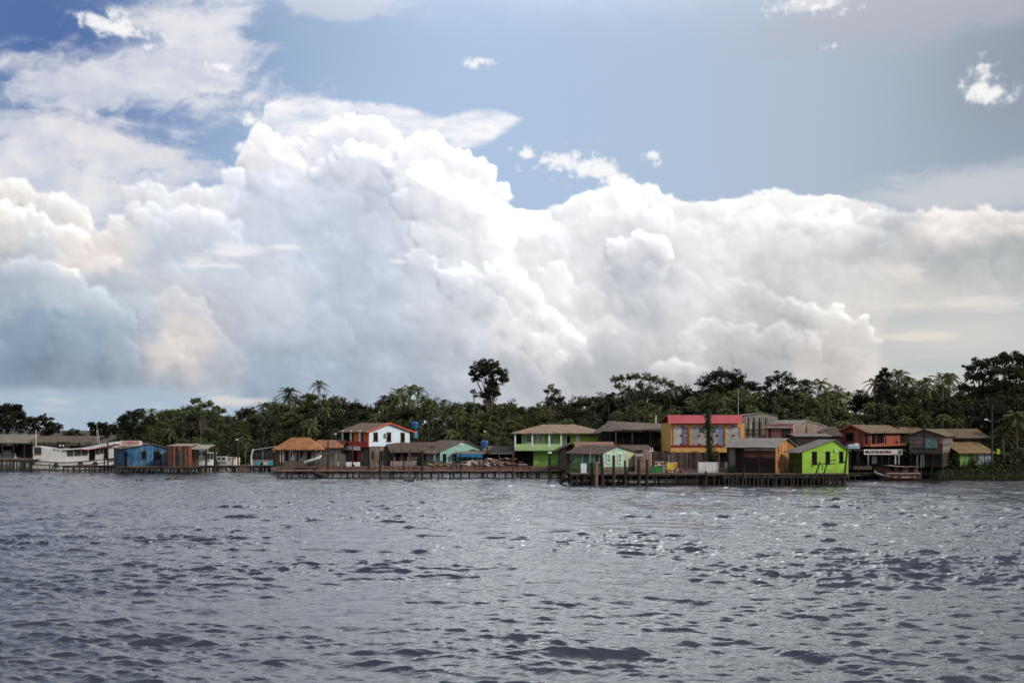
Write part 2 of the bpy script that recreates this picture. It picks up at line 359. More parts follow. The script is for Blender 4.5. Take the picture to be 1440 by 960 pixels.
    m = blob(325, 566, 60, 9) * 1.1 + blob(95, 562, 34, 6) * .8 + blob(128, 572, 18, 4) * .5
    over(L(214, 209, 205), sm(m + fs * 1.3, .3, 1.2) * .8 * (m > .01))
    # bright thin cloud added in the unseen upper sky to brighten the water
    over(np.array([1.35, 1.5, 1.75], np.float32), sm(cs2 + fbm(A * .5, E * .6, .6, 5, 113) * .9, -.2, .6) * sm(E, 6.05, 7.0) * sm(E, 11.5, 9.0) * .35)
    return RGB, AL
# ---------------------------------------------------------------- sky
SUN_EL, SUN_AZ = 34.0, 118.0      # azimuth clockwise from the view direction (+Y)
def build_sky():
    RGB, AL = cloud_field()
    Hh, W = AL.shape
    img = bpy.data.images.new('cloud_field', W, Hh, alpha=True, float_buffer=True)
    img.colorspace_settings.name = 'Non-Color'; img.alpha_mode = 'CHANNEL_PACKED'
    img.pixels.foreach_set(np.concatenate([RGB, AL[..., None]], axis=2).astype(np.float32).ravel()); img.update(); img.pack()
    w = bpy.data.worlds.new('World'); scene.world = w; w.use_nodes = True
    nt = w.node_tree; nt.nodes.clear()
    out = nt.nodes.new('ShaderNodeOutputWorld'); bg = nt.nodes.new('ShaderNodeBackground'); bg2 = nt.nodes.new('ShaderNodeBackground')
    add = nt.nodes.new('ShaderNodeAddShader')
    sky = nt.nodes.new('ShaderNodeTexSky'); sky.sky_type = 'NISHITA'; sky.sun_disc = False
    sky.sun_elevation = R(SUN_EL); sky.sun_rotation = R(SUN_AZ)
    sky.air_density = 1.0; sky.dust_density = 1.6; sky.ozone_density = 1.6
    tc = nt.nodes.new('ShaderNodeTexCoord')
    x, y, z = sep(nt, S(nt, tc.outputs['Generated']))
    A = x._m('ARCTAN2', x, y) * 14.0
    E = z / (x * x + y * y).sqrt().max(.05) * 14.0
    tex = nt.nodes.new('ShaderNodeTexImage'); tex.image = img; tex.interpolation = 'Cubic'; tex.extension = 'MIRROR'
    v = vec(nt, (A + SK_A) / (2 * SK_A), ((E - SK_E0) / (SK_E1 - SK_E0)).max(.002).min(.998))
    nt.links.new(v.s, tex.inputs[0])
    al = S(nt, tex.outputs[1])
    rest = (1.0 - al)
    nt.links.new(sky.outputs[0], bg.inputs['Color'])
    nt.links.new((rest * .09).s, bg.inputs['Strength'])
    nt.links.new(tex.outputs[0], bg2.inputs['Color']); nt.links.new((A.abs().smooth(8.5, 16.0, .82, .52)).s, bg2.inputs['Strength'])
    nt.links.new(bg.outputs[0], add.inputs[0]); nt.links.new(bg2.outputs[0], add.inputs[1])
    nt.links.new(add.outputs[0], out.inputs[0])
    w.cycles.sampling_method = 'MANUAL'; w.cycles.sample_map_resolution = 1024
build_sky()

sun = bpy.data.lights.new('sun', 'SUN'); sun.energy = 2.1; sun.angle = R(3.0); sun.color = (1, .92, .80)
so = bpy.data.objects.new('sun', sun); COL.objects.link(so)
SUN_LAMP_AZ = SUN_AZ
sd = Vector((math.sin(R(SUN_LAMP_AZ)) * math.cos(R(SUN_EL)), math.cos(R(SUN_LAMP_AZ)) * math.cos(R(SUN_EL)), math.sin(R(SUN_EL))))
so.rotation_euler = sd.to_track_quat('Z', 'Y').to_euler(); so.location = (60, 0, 60)

cam = bpy.data.cameras.new('camera'); co = bpy.data.objects.new('camera', cam); COL.objects.link(co)
cam.lens = 35.0; cam.sensor_width = 36.0; cam.sensor_fit = 'HORIZONTAL'
co.location = (0, 0, CAM_H); co.rotation_euler = (R(90), 0, 0)
cam.shift_y = (604 - 480) / 1440.0
cam.clip_start = .5; cam.clip_end = 20000
cam.dof.use_dof = True; cam.dof.focus_distance = 66.0; cam.dof.aperture_fstop = 1.8
scene.camera = co
scene.view_settings.view_transform = 'Standard'; scene.view_settings.look = 'None'
scene.view_settings.exposure = .38; scene.view_settings.gamma = 1
scene.render.film_transparent = False
# ---------------------------------------------------------------- materials
_mats = {}
def principled(name):
    m = bpy.data.materials.new(name); m.use_nodes = True
    return m, m.node_tree, m.node_tree.nodes['Principled BSDF']
def mat(name, c, rough=.8, kind='plain', var=.3, pitch=.22, dirt=.35, spec=.14):
    """procedural surface; kind: plain | planks | boards | corrugated | tiles"""
    if name in _mats: return _mats[name]
    m, nt, b = principled(name); _mats[name] = m
    tc = nt.nodes.new('ShaderNodeTexCoord'); P = S(nt, tc.outputs['Object'])
    oi = nt.nodes.new('ShaderNodeObjectInfo')
    x, y, z = sep(nt, P)
    c = Vector(c[:3])
    blot = noise(nt, P, .9, 5, .62); fine = noise(nt, P, 5.0, 3, .6)
    f = blot.smooth(.3, .72)
    col = mixc(nt, f, tuple(c * (1 - var)), tuple(c * (1 + var * .6)))
    u = x + y
    bump = None
    if kind in ('planks', 'boards'):
        s = u if kind == 'planks' else z
        k = (s / pitch).floor()
        wn = nt.nodes.new('ShaderNodeTexWhiteNoise'); wn.noise_dimensions = '2D'
        nt.links.new(vec(nt, k, 3.0).s, wn.inputs['Vector']); r = S(nt, wn.outputs[0])
        col = mixc(nt, r.smooth(.55, .98) * .7, col, tuple(c * (1 - var * 1.6) if var < .6 else c * .25))
        col = mixc(nt, (1.0 - r).smooth(.7, .98) * .6, col, tuple(min(v * (1 + var * 1.5) + .015, .9) for v in c))
        g = (s / pitch - k - .5).abs().smooth(.40, .5)
        col = mixc(nt, g * .75, col, tuple(c * .15))
        grain = noise(nt, vec(nt, u * (9 if kind == 'planks' else 1), z * (1 if kind == 'planks' else 9), 0), 1.0, 4, .6)
        col = mixc(nt, grain.smooth(.5, .8) * .4, col, tuple(c * .5))
        bump = 1.0 - g
    elif kind == 'corrugated':
        bump = (x * (6.2832 / pitch)).sin() * .5 + .5
        rust = noise(nt, vec(nt, x * 1.2, y * .5, z), 1.0, 6, .65)
        col = mixc(nt, rust.smooth(.5, .72) * dirt * 1.4, col, tuple(Vector((.13, .075, .045)) * .9))
        sheet = (x / .9).floor(); wn = nt.nodes.new('ShaderNodeTexWhiteNoise'); wn.noise_dimensions = '2D'
        nt.links.new(vec(nt, sheet, (y / 2.3).floor()).s, wn.inputs['Vector'])
        col = mixc(nt, S(nt, wn.outputs[0]) * .38, col, tuple(c * .55))
        col = mixc(nt, bump * .25, col, tuple(c * .4))
    elif kind == 'tiles':
        bump = (x * (6.2832 / .25)).sin().abs() * ((y * (6.2832 / .38)).sin() * .3 + .7)
        t = noise(nt, P, 3.2, 4, .7)
        col = mixc(nt, t.smooth(.45, .7) * .7, col, tuple(c * .45))
        col = mixc(nt, noise(nt, P, 7.0, 2, .5).smooth(.58, .75) * .6, col, tuple(min(v * 1.7, .8) for v in c))
    # grime: stains running down, growth low on the wall
    if dirt > 0 and kind in ('plain', 'planks', 'boards'):
        st = noise(nt, vec(nt, x * 2.2, y * 2.2, z * .35), 1.0, 5, .65)
        col = mixc(nt, st.smooth(.52, .78) * dirt, col, tuple(c * .3 + Vector((.02, .018, .012))))
        gr = (z * .9 + (blot - .5) * 2.0).smooth(1.1, 0.0)
        col = mixc(nt, gr * dirt * .8, col, (.055, .05, .035))
    col = mixc(nt, S(nt, oi.outputs['Random']) * .18, col, (.04, .035, .03))
    nt.links.new(col.s, b.inputs['Base Color'])
    b.inputs['Roughness'].default_value = rough; b.inputs['Specular IOR Level'].default_value = spec
    if bump is not None:
        bn = nt.nodes.new('ShaderNodeBump'); bn.inputs['Strength'].default_value = .5; bn.inputs['Distance'].default_value = .05
        nt.links.new(bump.s, bn.inputs['Height']); nt.links.new(bn.outputs[0], b.inputs['Normal'])
    return m
def glass(name, c=(.02, .022, .025)):
    if name in _mats: return _mats[name]
    m, nt, b = principled(name); _mats[name] = m
    tc = nt.nodes.new('ShaderNodeTexCoord'); n = noise(nt, S(nt, tc.outputs['Object']), 1.5, 2)
    col = mixc(nt, n, c, tuple(v * 1.8 for v in c)); nt.links.new(col.s, b.inputs['Base Color'])
    b.inputs['Roughness'].default_value = .15; return m
def foliage(name, c, c2):
    if name in _mats: return _mats[name]
    m, nt, b = principled(name); _mats[name] = m
    tc = nt.nodes.new('ShaderNodeTexCoord'); P = S(nt, tc.outputs['Object']); oi = nt.nodes.new('ShaderNodeObjectInfo')
    n = noise(nt, P, .55, 4, .6); n2 = noise(nt, P, 3.5, 2, .5)
    rr = S(nt, oi.outputs['Random'])
    col = mixc(nt, (n * .55 + n2 * .45 + (rr - .5) * .5).smooth(.3, .75), c, c2)
    nt.links.new(col.s, b.inputs['Base Color'])
    b.inputs['Roughness'].default_value = .55; b.inputs['Specular IOR Level'].default_value = .25
    tr = nt.nodes.new('ShaderNodeBsdfTranslucent'); mx = nt.nodes.new('ShaderNodeMixShader'); mx.inputs[0].default_value = .25
    nt.links.new(col.s, tr.inputs[0]); nt.links.new(b.outputs[0], mx.inputs[1]); nt.links.new(tr.outputs[0], mx.inputs[2])
    nt.links.new(mx.outputs[0], nt.nodes['Material Output'].inputs[0])
    return m

# ---------------------------------------------------------------- mesh collector
class MB:
    def __init__(s): s.v = []; s.f = []
    def add(s, vs, fs):
        o = len(s.v); s.v += [tuple(v) for v in vs]; s.f += [tuple(i + o for i in f) for f in fs]; return s
    def box(s, x0, y0, z0, x1, y1, z1):
        if x0 > x1: x0, x1 = x1, x0
        if y0 > y1: y0, y1 = y1, y0
        if z0 > z1: z0, z1 = z1, z0
        return s.add([(x0, y0, z0), (x1, y0, z0), (x1, y1, z0), (x0, y1, z0), (x0, y0, z1), (x1, y0, z1), (x1, y1, z1), (x0, y1, z1)],
                     [(0, 3, 2, 1), (4, 5, 6, 7), (0, 1, 5, 4), (1, 2, 6, 5), (2, 3, 7, 6), (3, 0, 4, 7)])
    def tube(s, a, b, r0, r1=None, n=7):
        a = Vector(a); b = Vector(b); r1 = r0 if r1 is None else r1
        d = (b - a).normalized(); u = d.orthogonal().normalized(); w = d.cross(u)
        vs = []
        for p, r in ((a, r0), (b, r1)):
            for i in range(n):
                t = 2 * math.pi * i / n; vs.append(p + (u * math.cos(t) + w * math.sin(t)) * r)
        return s.add(vs, [tuple(range(n))[::-1], tuple(range(n, 2 * n))] + [(i, (i + 1) % n, n + (i + 1) % n, n + i) for i in range(n)])
    def path(s, pts, rs, n=6):
        for i in range(len(pts) - 1): s.tube(pts[i], pts[i + 1], rs[i], rs[i + 1], n)
        return s
    def bar(s, a, b, w, h):
        """rectangular bar along a-b, w across (horizontal), h tall"""
        a = Vector(a); b = Vector(b); d = (b - a).normalized()
        side = d.cross(Vector((0, 0, 1))); side = side.normalized() if side.length > .01 else Vector((1, 0, 0)); up = side.cross(d)
        vs = [p + side * sx * w / 2 + up * sz * h / 2 for p in (a, b) for sx, sz in ((-1, -1), (1, -1), (1, 1), (-1, 1))]
        return s.add(vs, [(0, 1, 2, 3), (7, 6, 5, 4), (0, 4, 5, 1), (1, 5, 6, 2), (2, 6, 7, 3), (3, 7, 4, 0)])
    def prism(s, poly, axis, t0, t1):
        """poly: (u, z) points; extruded along 'y' (u = x) or along 'x' (u = y)"""
        n = len(poly)
        f = (lambda u, z, t: (u, t, z)) if axis == 'y' else (lambda u, z, t: (t, u, z))
        vs = [f(u, z, t0) for u, z in poly] + [f(u, z, t1) for u, z in poly]
        return s.add(vs, [tuple(range(n)), tuple(range(2 * n - 1, n - 1, -1))] + [(i, n + i, n + (i + 1) % n, (i + 1) % n) for i in range(n)])
    def slab(s, quad, t):
        """four corner points (top surface), thickness t downwards"""
        q = [Vector(p) for p in quad]; lo = [p - Vector((0, 0, t)) for p in q]; n = len(q)
        return s.add(q + lo, [tuple(range(n)), tuple(range(2 * n - 1, n - 1, -1))] + [(i, n + i, n + (i + 1) % n, (i + 1) % n) for i in range(n)])
    def build(s, name, material, parent=None, loc=None, rz=0, smooth=False):
        me = bpy.data.meshes.new(name); me.from_pydata(s.v, [], s.f); me.validate(); me.update()
        bm = bmesh.new(); bm.from_mesh(me); bmesh.ops.recalc_face_normals(bm, faces=bm.faces); bm.to_mesh(me); bm.free()
        if smooth: me.polygons.foreach_set('use_smooth', [True] * len(me.polygons))
        me.materials.append(material)
        o = bpy.data.objects.new(name, me); COL.objects.link(o)
        if parent: o.parent = parent
        if loc is not None: o.location = loc
        o.rotation_euler[2] = rz
        return o
def tag(o, label, cat, group=None, kind=None):
    if label: o['label'] = label
    if cat: o['category'] = cat
    if group: o['group'] = group
    if kind: o['kind'] = kind
    return o
def thing(name, label, cat, loc, rz=0, group=None):
    o = bpy.data.objects.new(name, None); COL.objects.link(o); o.location = loc; o.rotation_euler[2] = rz
    o.empty_display_size = .5
    return tag(o, label, cat, group)
def copy_tree(o, parent=None, loc=None, rz=None, scale=None, label=None, group=None):
    c = o.copy(); COL.objects.link(c)
    if parent: c.parent = parent
    if loc is not None: c.location = loc
    if rz is not None: c.rotation_euler[2] = rz
    if scale is not None: c.scale = scale
    if label: c['label'] = label
    if group: c['group'] = group
    for ch in o.children: copy_tree(ch, c)
    return c
def lettering(text, size, width, material, parent, loc, rot=(R(90), 0, 0)):
    cu = bpy.data.curves.new('lettering', 'FONT'); cu.body = text; cu.size = size; cu.extrude = .02; cu.align_x = 'CENTER'; cu.align_y = 'CENTER'; cu.offset = .012
    o = bpy.data.objects.new('tmp', cu); COL.objects.link(o); bpy.context.view_layer.update()
    me = bpy.data.meshes.new_from_object(o.evaluated_get(bpy.context.evaluated_depsgraph_get())); COL.objects.unlink(o); bpy.data.objects.remove(o)
    xs = [v.co.x for v in me.vertices]; k = width / (max(xs) - min(xs)); me.transform(Matrix.Diagonal((k, 1, 1, 1)))
    me.materials.clear(); me.materials.append(material)
    o = bpy.data.objects.new('lettering', me); COL.objects.link(o); o.parent = parent; o.location = loc; o.rotation_euler = rot
    return o
random.seed(11)

# ---------------------------------------------------------------- water
def build_water():
    H = CAM_H
    ys = [14.0]
    while ys[-1] < 330: ys.append(ys[-1] + .055 + ys[-1] ** 2 * 2.4e-5)
    ys = np.array(ys); n = len(ys); m = 760
    u = np.linspace(-1, 1, m); Y = np.repeat(ys[:, None], m, 1); X = u[None, :] * (7 + .60 * Y)
    rs = np.random.RandomState(5)
    Z = np.zeros_like(X); DX = np.zeros_like(X); DY = np.zeros_like(X)
    g = 9.81
    # slow modulation so that rougher and smoother patches alternate
    mod = np.zeros_like(X)
    for _ in range(14):
        lam = rs.uniform(9, 42); th = rs.uniform(0, 6.28); mod += np.sin((X * math.cos(th) * .6 + Y * math.sin(th)) * 2 * math.pi / lam + rs.uniform(0, 6.28))
    mod = np.clip(1 + mod * .10, .5, 1.6)
    N = 170
    for i in range(N):
        lam = .24 * (4.2 / .24) ** (rs.rand() ** 1.2)
        th = math.pi * 1.5 + rs.normal(0, .34 + .10 * (lam < 1.2)) - .15           # running towards the viewer, slightly leftwards
        amp = .0051 * lam ** .82 * (1.0 if lam < 3.2 else (3.2 / lam) ** 1.2)
        k = 2 * math.pi / lam; ph = rs.uniform(0, 6.28)
        # long waves meander so crests are short
        a = k * (X * math.cos(th) + Y * math.sin(th)) + ph + .8 * np.sin(X * .31 * k * .35 + ph * 3) 
        s = np.sin(a); c = np.cos(a)
        w = amp * (mod if lam < 3 else 1)
        Z += w * s + w * w * k * .5 * (s * s - .5) * 1.0
        DX += w * .9 * c * math.cos(th); DY += w * .9 * c * math.sin(th)
    fade = np.clip((1 - np.abs(u)) * 14, 0, 1)[None, :] * np.clip((ys - 14) / 3, 0, 1)[:, None] * np.clip((330 - ys) / 30, 0, 1)[:, None]
    Zf = Z * fade * np.clip(1.15 - Y / 420, .5, 1); Xf = X + DX * fade; Yf = Y + DY * fade
    co_ = np.stack([Xf, Yf, Zf], -1).reshape(-1, 3)
    idx = np.arange(n * m).reshape(n, m)
    quads = np.stack([idx[:-1, :-1], idx[:-1, 1:], idx[1:, 1:], idx[1:, :-1]], -1).reshape(-1, 4)
    # skirt to the horizon and round behind the camera
    far = 9000.0
    ex = [(-far, -far, 0), (far, -far, 0), (far, far, 0), (-far, far, 0)]
    b = n * m; verts = np.concatenate([co_, np.array(ex, float)]); 
    faces = quads.tolist()
    faces.append([b, b + 1] + idx[0, ::-1].tolist())
    faces.append([b + 1, b + 2] + idx[::-1, -1].tolist())
    faces.append([b + 2, b + 3] + idx[-1, :].tolist())
    faces.append([b + 3, b] + idx[:, 0].tolist())
    me = bpy.data.meshes.new('river'); me.from_pydata(verts.tolist(), [], faces); me.update()
    me.polygons.foreach_set('use_smooth', [True] * len(me.polygons))
    mt, nt, bs = principled('river_water')
    geo = nt.nodes.new('ShaderNodeNewGeometry'); P = S(nt, geo.outputs['Position'])
    x, y, z = sep(nt, P)
    n1 = noise(nt, vec(nt, x * .27, y * 1.5, z), 5.5, 5, .60); n2 = noise(nt, vec(nt, x * .4, y * 1.7, 4.0), 1.7, 5, .62)
    patch = noise(nt, vec(nt, x * .5, y, 9.0), .05, 3, .5)
    h = (n1 * .020 * (patch * 1.5 + .3) + n2 * .038) * y.smooth(70, 165, 1.0, 1.9)
    bn = nt.nodes.new('ShaderNodeBump'); bn.inputs['Strength'].default_value = 1.0; bn.inputs['Distance'].default_value = 1.0
    nt.links.new(h.s, bn.inputs['Height']); nt.links.new(bn.outputs[0], bs.inputs['Normal'])
    silt = noise(nt, vec(nt, x, y, 0.0), .04, 3, .5)
    col = mixc(nt, silt, (.030, .032, .038), (.042, .043, .048)); nt.links.new(col.s, bs.inputs['Base Color'])
    nt.links.new(y.smooth(50, 165, .05, .13).s, bs.inputs['Roughness']); bs.inputs['IOR'].default_value = 2.0
    me.materials.append(mt)
    o = bpy.data.objects.new('river', me); COL.objects.link(o); o['kind'] = 'structure'
build_water()

# ---------------------------------------------------------------- ground behind the water's edge
def shore(px):
    pts = [(-900, 330), (-40, 300), (120, 260), (170, 212), (400, 206), (800, 203), (860, 178), (1190, 170), (1260, 168), (1310, 163), (1500, 158), (2300, 165)]
    return float(np.interp(px, [p[0] for p in pts], [p[1] for p in pts]))
def build_ground():
    NP, ND = 260, 44
    vs = []; fs = []
    for j in range(ND):
        for i in range(NP):
            px = -2200 + 5800 * i / (NP - 1); s0 = shore(px)
            t = j / (ND - 1); D = s0 - 4 + (t ** 3.2) * 8500 + t * 40
            h = -0.7 + 1.5 * min(max((D - s0 + 4) / 9, 0), 1) + 1.2 * min(max((D - s0 - 8) / 60, 0), 1)
            h += .18 * math.sin(px * .11 + D * .3) + .12 * math.sin(px * .037 - D * .8)
            if j == 0: h = -1.5
            vs.append((wx(px, D), D, h))
    for j in range(ND - 1):
        for i in range(NP - 1):
            a = j * NP + i; fs.append((a, a + 1, a + NP + 1, a + NP))
    m, nt, b = principled('muddy_ground')
    geo = nt.nodes.new('ShaderNodeNewGeometry'); P = S(nt, geo.outputs['Position'])
    f = noise(nt, P, .35, 5, .6); f2 = noise(nt, P, 4.0, 3, .6)
    col = mixc(nt, f.smooth(.4, .65), (.05, .04, .028), (.035, .05, .02)); col = mixc(nt, f2 * .5, col, (.02, .02, .012))
    nt.links.new(col.s, b.inputs['Base Color']); b.inputs['Roughness'].default_value = .95
    me = bpy.data.meshes.new('ground'); me.from_pydata(vs, [], fs); me.update(); me.materials.append(m)
    o = bpy.data.objects.new('ground', me); COL.objects.link(o); o['kind'] = 'structure'
build_ground()
# ---------------------------------------------------------------- palette
WHITE = mat('white_paint', (.74, .76, .76), dirt=.25, var=.12)
CREAM = mat('cream_paint', (.62, .58, .50), dirt=.35, var=.18)
DARKW = mat('dark_timber', (.045, .036, .030), kind='planks', var=.4, dirt=.3)
DARKP = mat('wet_pile', (.035, .028, .024), var=.4)
DECKM = mat('deck_boards', (.15, .105, .085), kind='planks', pitch=.3, var=.4, dirt=.4)
REDDK = mat('reddish_deck', (.20, .115, .09), kind='planks', pitch=.3, var=.35, dirt=.35)
GREYW = mat('grey_planks', (.20, .185, .165), kind='planks', pitch=.2, var=.4)
BROWNW = mat('brown_planks', (.14, .095, .07), kind='planks', pitch=.18, var=.5)
FIBRO = mat('fibre_cement_roof', (0.281, 0.255, 0.229), kind='corrugated', pitch=.45, dirt=.5)
BROWNR = mat('weathered_brown_roof', (0.148, 0.107, 0.078), kind='corrugated', pitch=.45, dirt=.7)
OCHRER = mat('ochre_roof', (0.222, 0.159, 0.092), kind='corrugated', pitch=.5, dirt=.5)
DARKR = mat('dark_tin_roof', (.12, .095, .08), kind='corrugated', pitch=.4, dirt=.6)
TILER = mat('orange_tiles', (.40, .18, .08), kind='tiles', var=.35)
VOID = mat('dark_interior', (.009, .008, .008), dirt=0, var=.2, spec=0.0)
PANE = glass('window_glass')
GALV = mat('galvanised_steel', (.45, .46, .47), rough=.4, dirt=.15, spec=.5)

def on_ray(px, p, d):
    """where the line p + t d (plan view) passes the bearing of a photograph column -> t"""
    k = (px - CX) / F
    return (k * p[1] - p[0]) / (d[0] - k * d[1])

class House:
    """box in local axes: x along the front, y away, origin at the near corner's foot"""
    def __init__(s, name, label, cat, corner, D, base_y, right, left=None, depth=8.0, theta=0.0, near='left', group=None):
        th = R(theta); s.c, s.s = math.cos(th), math.sin(th); s.th = th
        P = (wx(corner, D), D); s.z = wz(base_y, D); s.D0 = D; s.h = 2.5; s.hr = 3.5; s.ridge = None; s.peak = .5
        ex = (s.c, s.s); ey = (-s.s, s.c); s.ex, s.ey = ex, ey
        if near == 'left':
            s.w = on_ray(right, P, ex); s.O = P
            s.d = on_ray(left, P, ey) if left is not None else depth
        else:                      # the near corner is the right one (theta < 0)
            s.w = -on_ray(left, P, ex); s.O = (P[0] - ex[0] * s.w, P[1] - ex[1] * s.w)
            s.d = on_ray(right, P, ey) if right is not None else depth
        s.root = thing(name, label, cat, (s.O[0], s.O[1], s.z), th, group)
    def at(s, face, px, py, off=0.0):
        """photograph point on a face -> (along, local z); face R: y=0, L: x=0, E: x=w; off = outward"""
        if face == 'R': p = (s.O[0] - s.ey[0] * off, s.O[1] - s.ey[1] * off); d = s.ex
        elif face == 'L': p = (s.O[0] - s.ex[0] * off, s.O[1] - s.ex[1] * off); d = s.ey
        else: p = (s.O[0] + s.ex[0] * (s.w + off), s.O[1] + s.ex[1] * (s.w + off)); d = s.ey
        t = on_ray(px, p, d); D = p[1] + d[1] * t
        return t, wz(py, D) - s.z
    def fb(s, mb, face, a0, a1, z0, z1, t0, t1):
        if face == 'R': mb.box(a0, -t1, z0, a1, -t0, z1)
        elif face == 'L': mb.box(-t1, a0, z0, -t0, a1, z1)
        else: mb.box(s.w + t0, a0, z0, s.w + t1, a1, z1)
        return mb
    def hz(s, py):                 # height at the near corner
        return wz(py, s.D0) - s.z
    def walls(s, m, h, ridge=None, hr=None, z0=0.0, name='wall', peak=.5, inset=0.0):
        mb = MB(); w, d = s.w, s.d; s.h = h; s.hr = hr; s.ridge = ridge; s.peak = peak
        if ridge == 'y': mb.prism([(0, z0), (w, z0), (w, h), (w * peak, hr), (0, h)], 'y', inset, d)
        elif ridge == 'x': mb.prism([(inset, z0), (d, z0), (d, h), (d * peak, hr), (inset, h)], 'x', 0, w)
        else: mb.box(0, inset, z0, w, d, h)
        return mb.build(name, m, s.root)
    def roof(s, m, over=.5, t=.10, gable=.4, name='roof', trim=None, h=None, hr=None, ridge=None, peak=None, right_over=None, y0=None, y1=None):
        w, d = s.w, s.d; h = s.h if h is None else h; hr = s.hr if hr is None else hr; ridge = ridge or s.ridge; pk = s.peak if peak is None else peak
        o2 = over if right_over is None else right_over
        mb = MB(); up = .06
        if ridge == 'y':
            k = w * pk; sl = (hr - h) / k; sl2 = (hr - h) / (w - k); a, b = (-gable if y0 is None else y0), (d + gable if y1 is None else y1)
            mb.slab([(-over, a, h - sl * over + up), (k, a, hr + up), (k, b, hr + up), (-over, b, h - sl * over + up)], t)
            mb.slab([(k + .002, a, hr + up), (w + o2, a, h - sl2 * o2 + up), (w + o2, b, h - sl2 * o2 + up), (k + .002, b, hr + up)], t)
            # corrugation lines run down the slope: object x follows the ridge
        elif ridge == 'x':
            k = d * pk; sl = (hr - h) / k; sl2 = (hr - h) / (d - k)
            mb.slab([(-gable, -over, h - sl * over + up), (w + gable, -over, h - sl * over + up), (w + gable, k, hr + up), (-gable, k, hr + up)], t)
            mb.slab([(-gable, k + .002, hr + up), (w + gable, k + .002, hr + up), (w + gable, d + o2, h - sl2 * o2 + up), (-gable, d + o2, h - sl2 * o2 + up)], t)
        elif ridge == 'hip':
            i = min(w, d) * .5 * .95; e = over; zt = h - .12 + up
            A = [(-e, -e, zt), (w + e, -e, zt), (w + e, d + e, zt), (-e, d + e, zt)]
            if w >= d: r0, r1 = (i, d / 2, hr + up), (w - i, d / 2, hr + up); qs = [(A[0], A[1], r1, r0), (A[2], A[3], r0, r1)]; ts = [(A[1], A[2], r1), (A[3], A[0], r0)]
            else: r0, r1 = (w / 2, i, hr + up), (w / 2, d - i, hr + up); qs = [(A[1], A[2], r1, r0), (A[3], A[0], r0, r1)]; ts = [(A[0], A[1], r0), (A[2], A[3], r1)]
            for q in qs + ts: mb.slab(q, t)
        elif ridge == 'shed':          # single slope, high at the back (hr)
            sl = (hr - h) / d
            mb.slab([(-gable, -over, h - sl * over + up), (w + gable, -over, h - sl * over + up), (w + gable, d + .3, hr + up), (-gable, d + .3, hr + up)], t)
        o = mb.build(name, m, s.root)
        if trim and ridge == 'y':      # painted boards along the gable edge
            tb = MB(); k = w * pk; sl = (hr - h) / k; sl2 = (hr - h) / (w - k); a = (-gable if y0 is None else y0) - .06
            tb.bar((-over, a, h - sl * over + .0), (k, a, hr + .0), .06, .24); tb.bar((k, a - .001, hr + .0), (w + o2, a - .001, h - sl2 * o2 + .0), .06, .24)
            tb.build('barge_board', trim, s.root)
        if trim and ridge in ('x', 'hip', 'shed'):
            tb = MB(); e = over; tb.box(-gable, -e - .06, h - .32, w + gable, -e - .01, h - .08); tb.build('fascia', trim, s.root)
        return o
    def window(s, face, x0, y0, x1, y1, frame=WHITE, pane=PANE, bars=True, arch=False, t=.10, name='window', off=0.0):
        a0, zb = s.at(face, x0, y1, off); a1, _ = s.at(face, x1, y1, off); _, zt = s.at(face, (x0 + x1) / 2, y0, off); 
        if a0 > a1: a0, a1 = a1, a0
        fr = MB(); f = min(.12, (a1 - a0) * .16)
        s.fb(fr, face, a0, a0 + f, zb, zt, off, off + t); s.fb(fr, face, a1 - f, a1, zb, zt, off, off + t)
        s.fb(fr, face, a0 - .05, a1 + .05, zt - f, zt + .04, off, off + t + .02); s.fb(fr, face, a0 - .08, a1 + .08, zb - .06, zb + f * .7, off, off + t + .05)
        if bars:
            am = (a0 + a1) / 2; s.fb(fr, face, am - .03, am + .03, zb, zt, off, off + t - .02)
            zm = (zb + zt) / 2; s.fb(fr, face, a0, a1, zm - .03, zm + .03, off, off + t - .025)
        if arch:
            s.fb(fr, face, a0 + f * .6, a1 - f * .6, zt + .04, zt + .16, off, off + t)
        o = fr.build(name, frame, s.root)
        p = s.fb(MB(), face, a0 + f * .5, a1 - f * .5, zb + f * .4, zt - f * .5, off - .02, off + .025).build('pane', pane, o)
        return o
    def door(s, face, x0, y0, x1, y1, m=VOID, frame=None, off=0.0, name='door'):
        a0, zb = s.at(face, x0, y1, off); a1, _ = s.at(face, x1, y1, off); _, zt = s.at(face, (x0 + x1) / 2, y0, off)
        if a0 > a1: a0, a1 = a1, a0
        zb = max(zb, .0)
        o = s.fb(MB(), face, a0, a1, zb, zt, off - .02, off + .03).build(name, m, s.root)
        if frame:
            fr = MB(); s.fb(fr, face, a0 - .12, a0, zb, zt, off, off + .09); s.fb(fr, face, a1, a1 + .12, zb, zt, off, off + .09); s.fb(fr, face, a0 - .12, a1 + .12, zt, zt + .12, off, off + .092)
            fr.build('door_frame', frame, o)
        return o
    def panel(s, face, x0, y0, x1, y1, m, name='panel', t0=0.0, t1=.04, off=0.0):
        a0, zb = s.at(face, x0, y1, off); a1, _ = s.at(face, x1, y1, off); _, zt = s.at(face, (x0 + x1) / 2, y0, off)
        return s.fb(MB(), face, min(a0, a1), max(a0, a1), zb, zt, off + t0, off + t1).build(name, m, s.root)
    def post(s, face, px, y0, y1, m, w=.18, off=0.0, name='post'):
        a, zb = s.at(face, px, y1, off); _, zt = s.at(face, px, y0, off)
        return s.fb(MB(), face, a - w / 2, a + w / 2, zb, zt, off - w / 2, off + w / 2).build(name, m, s.root)
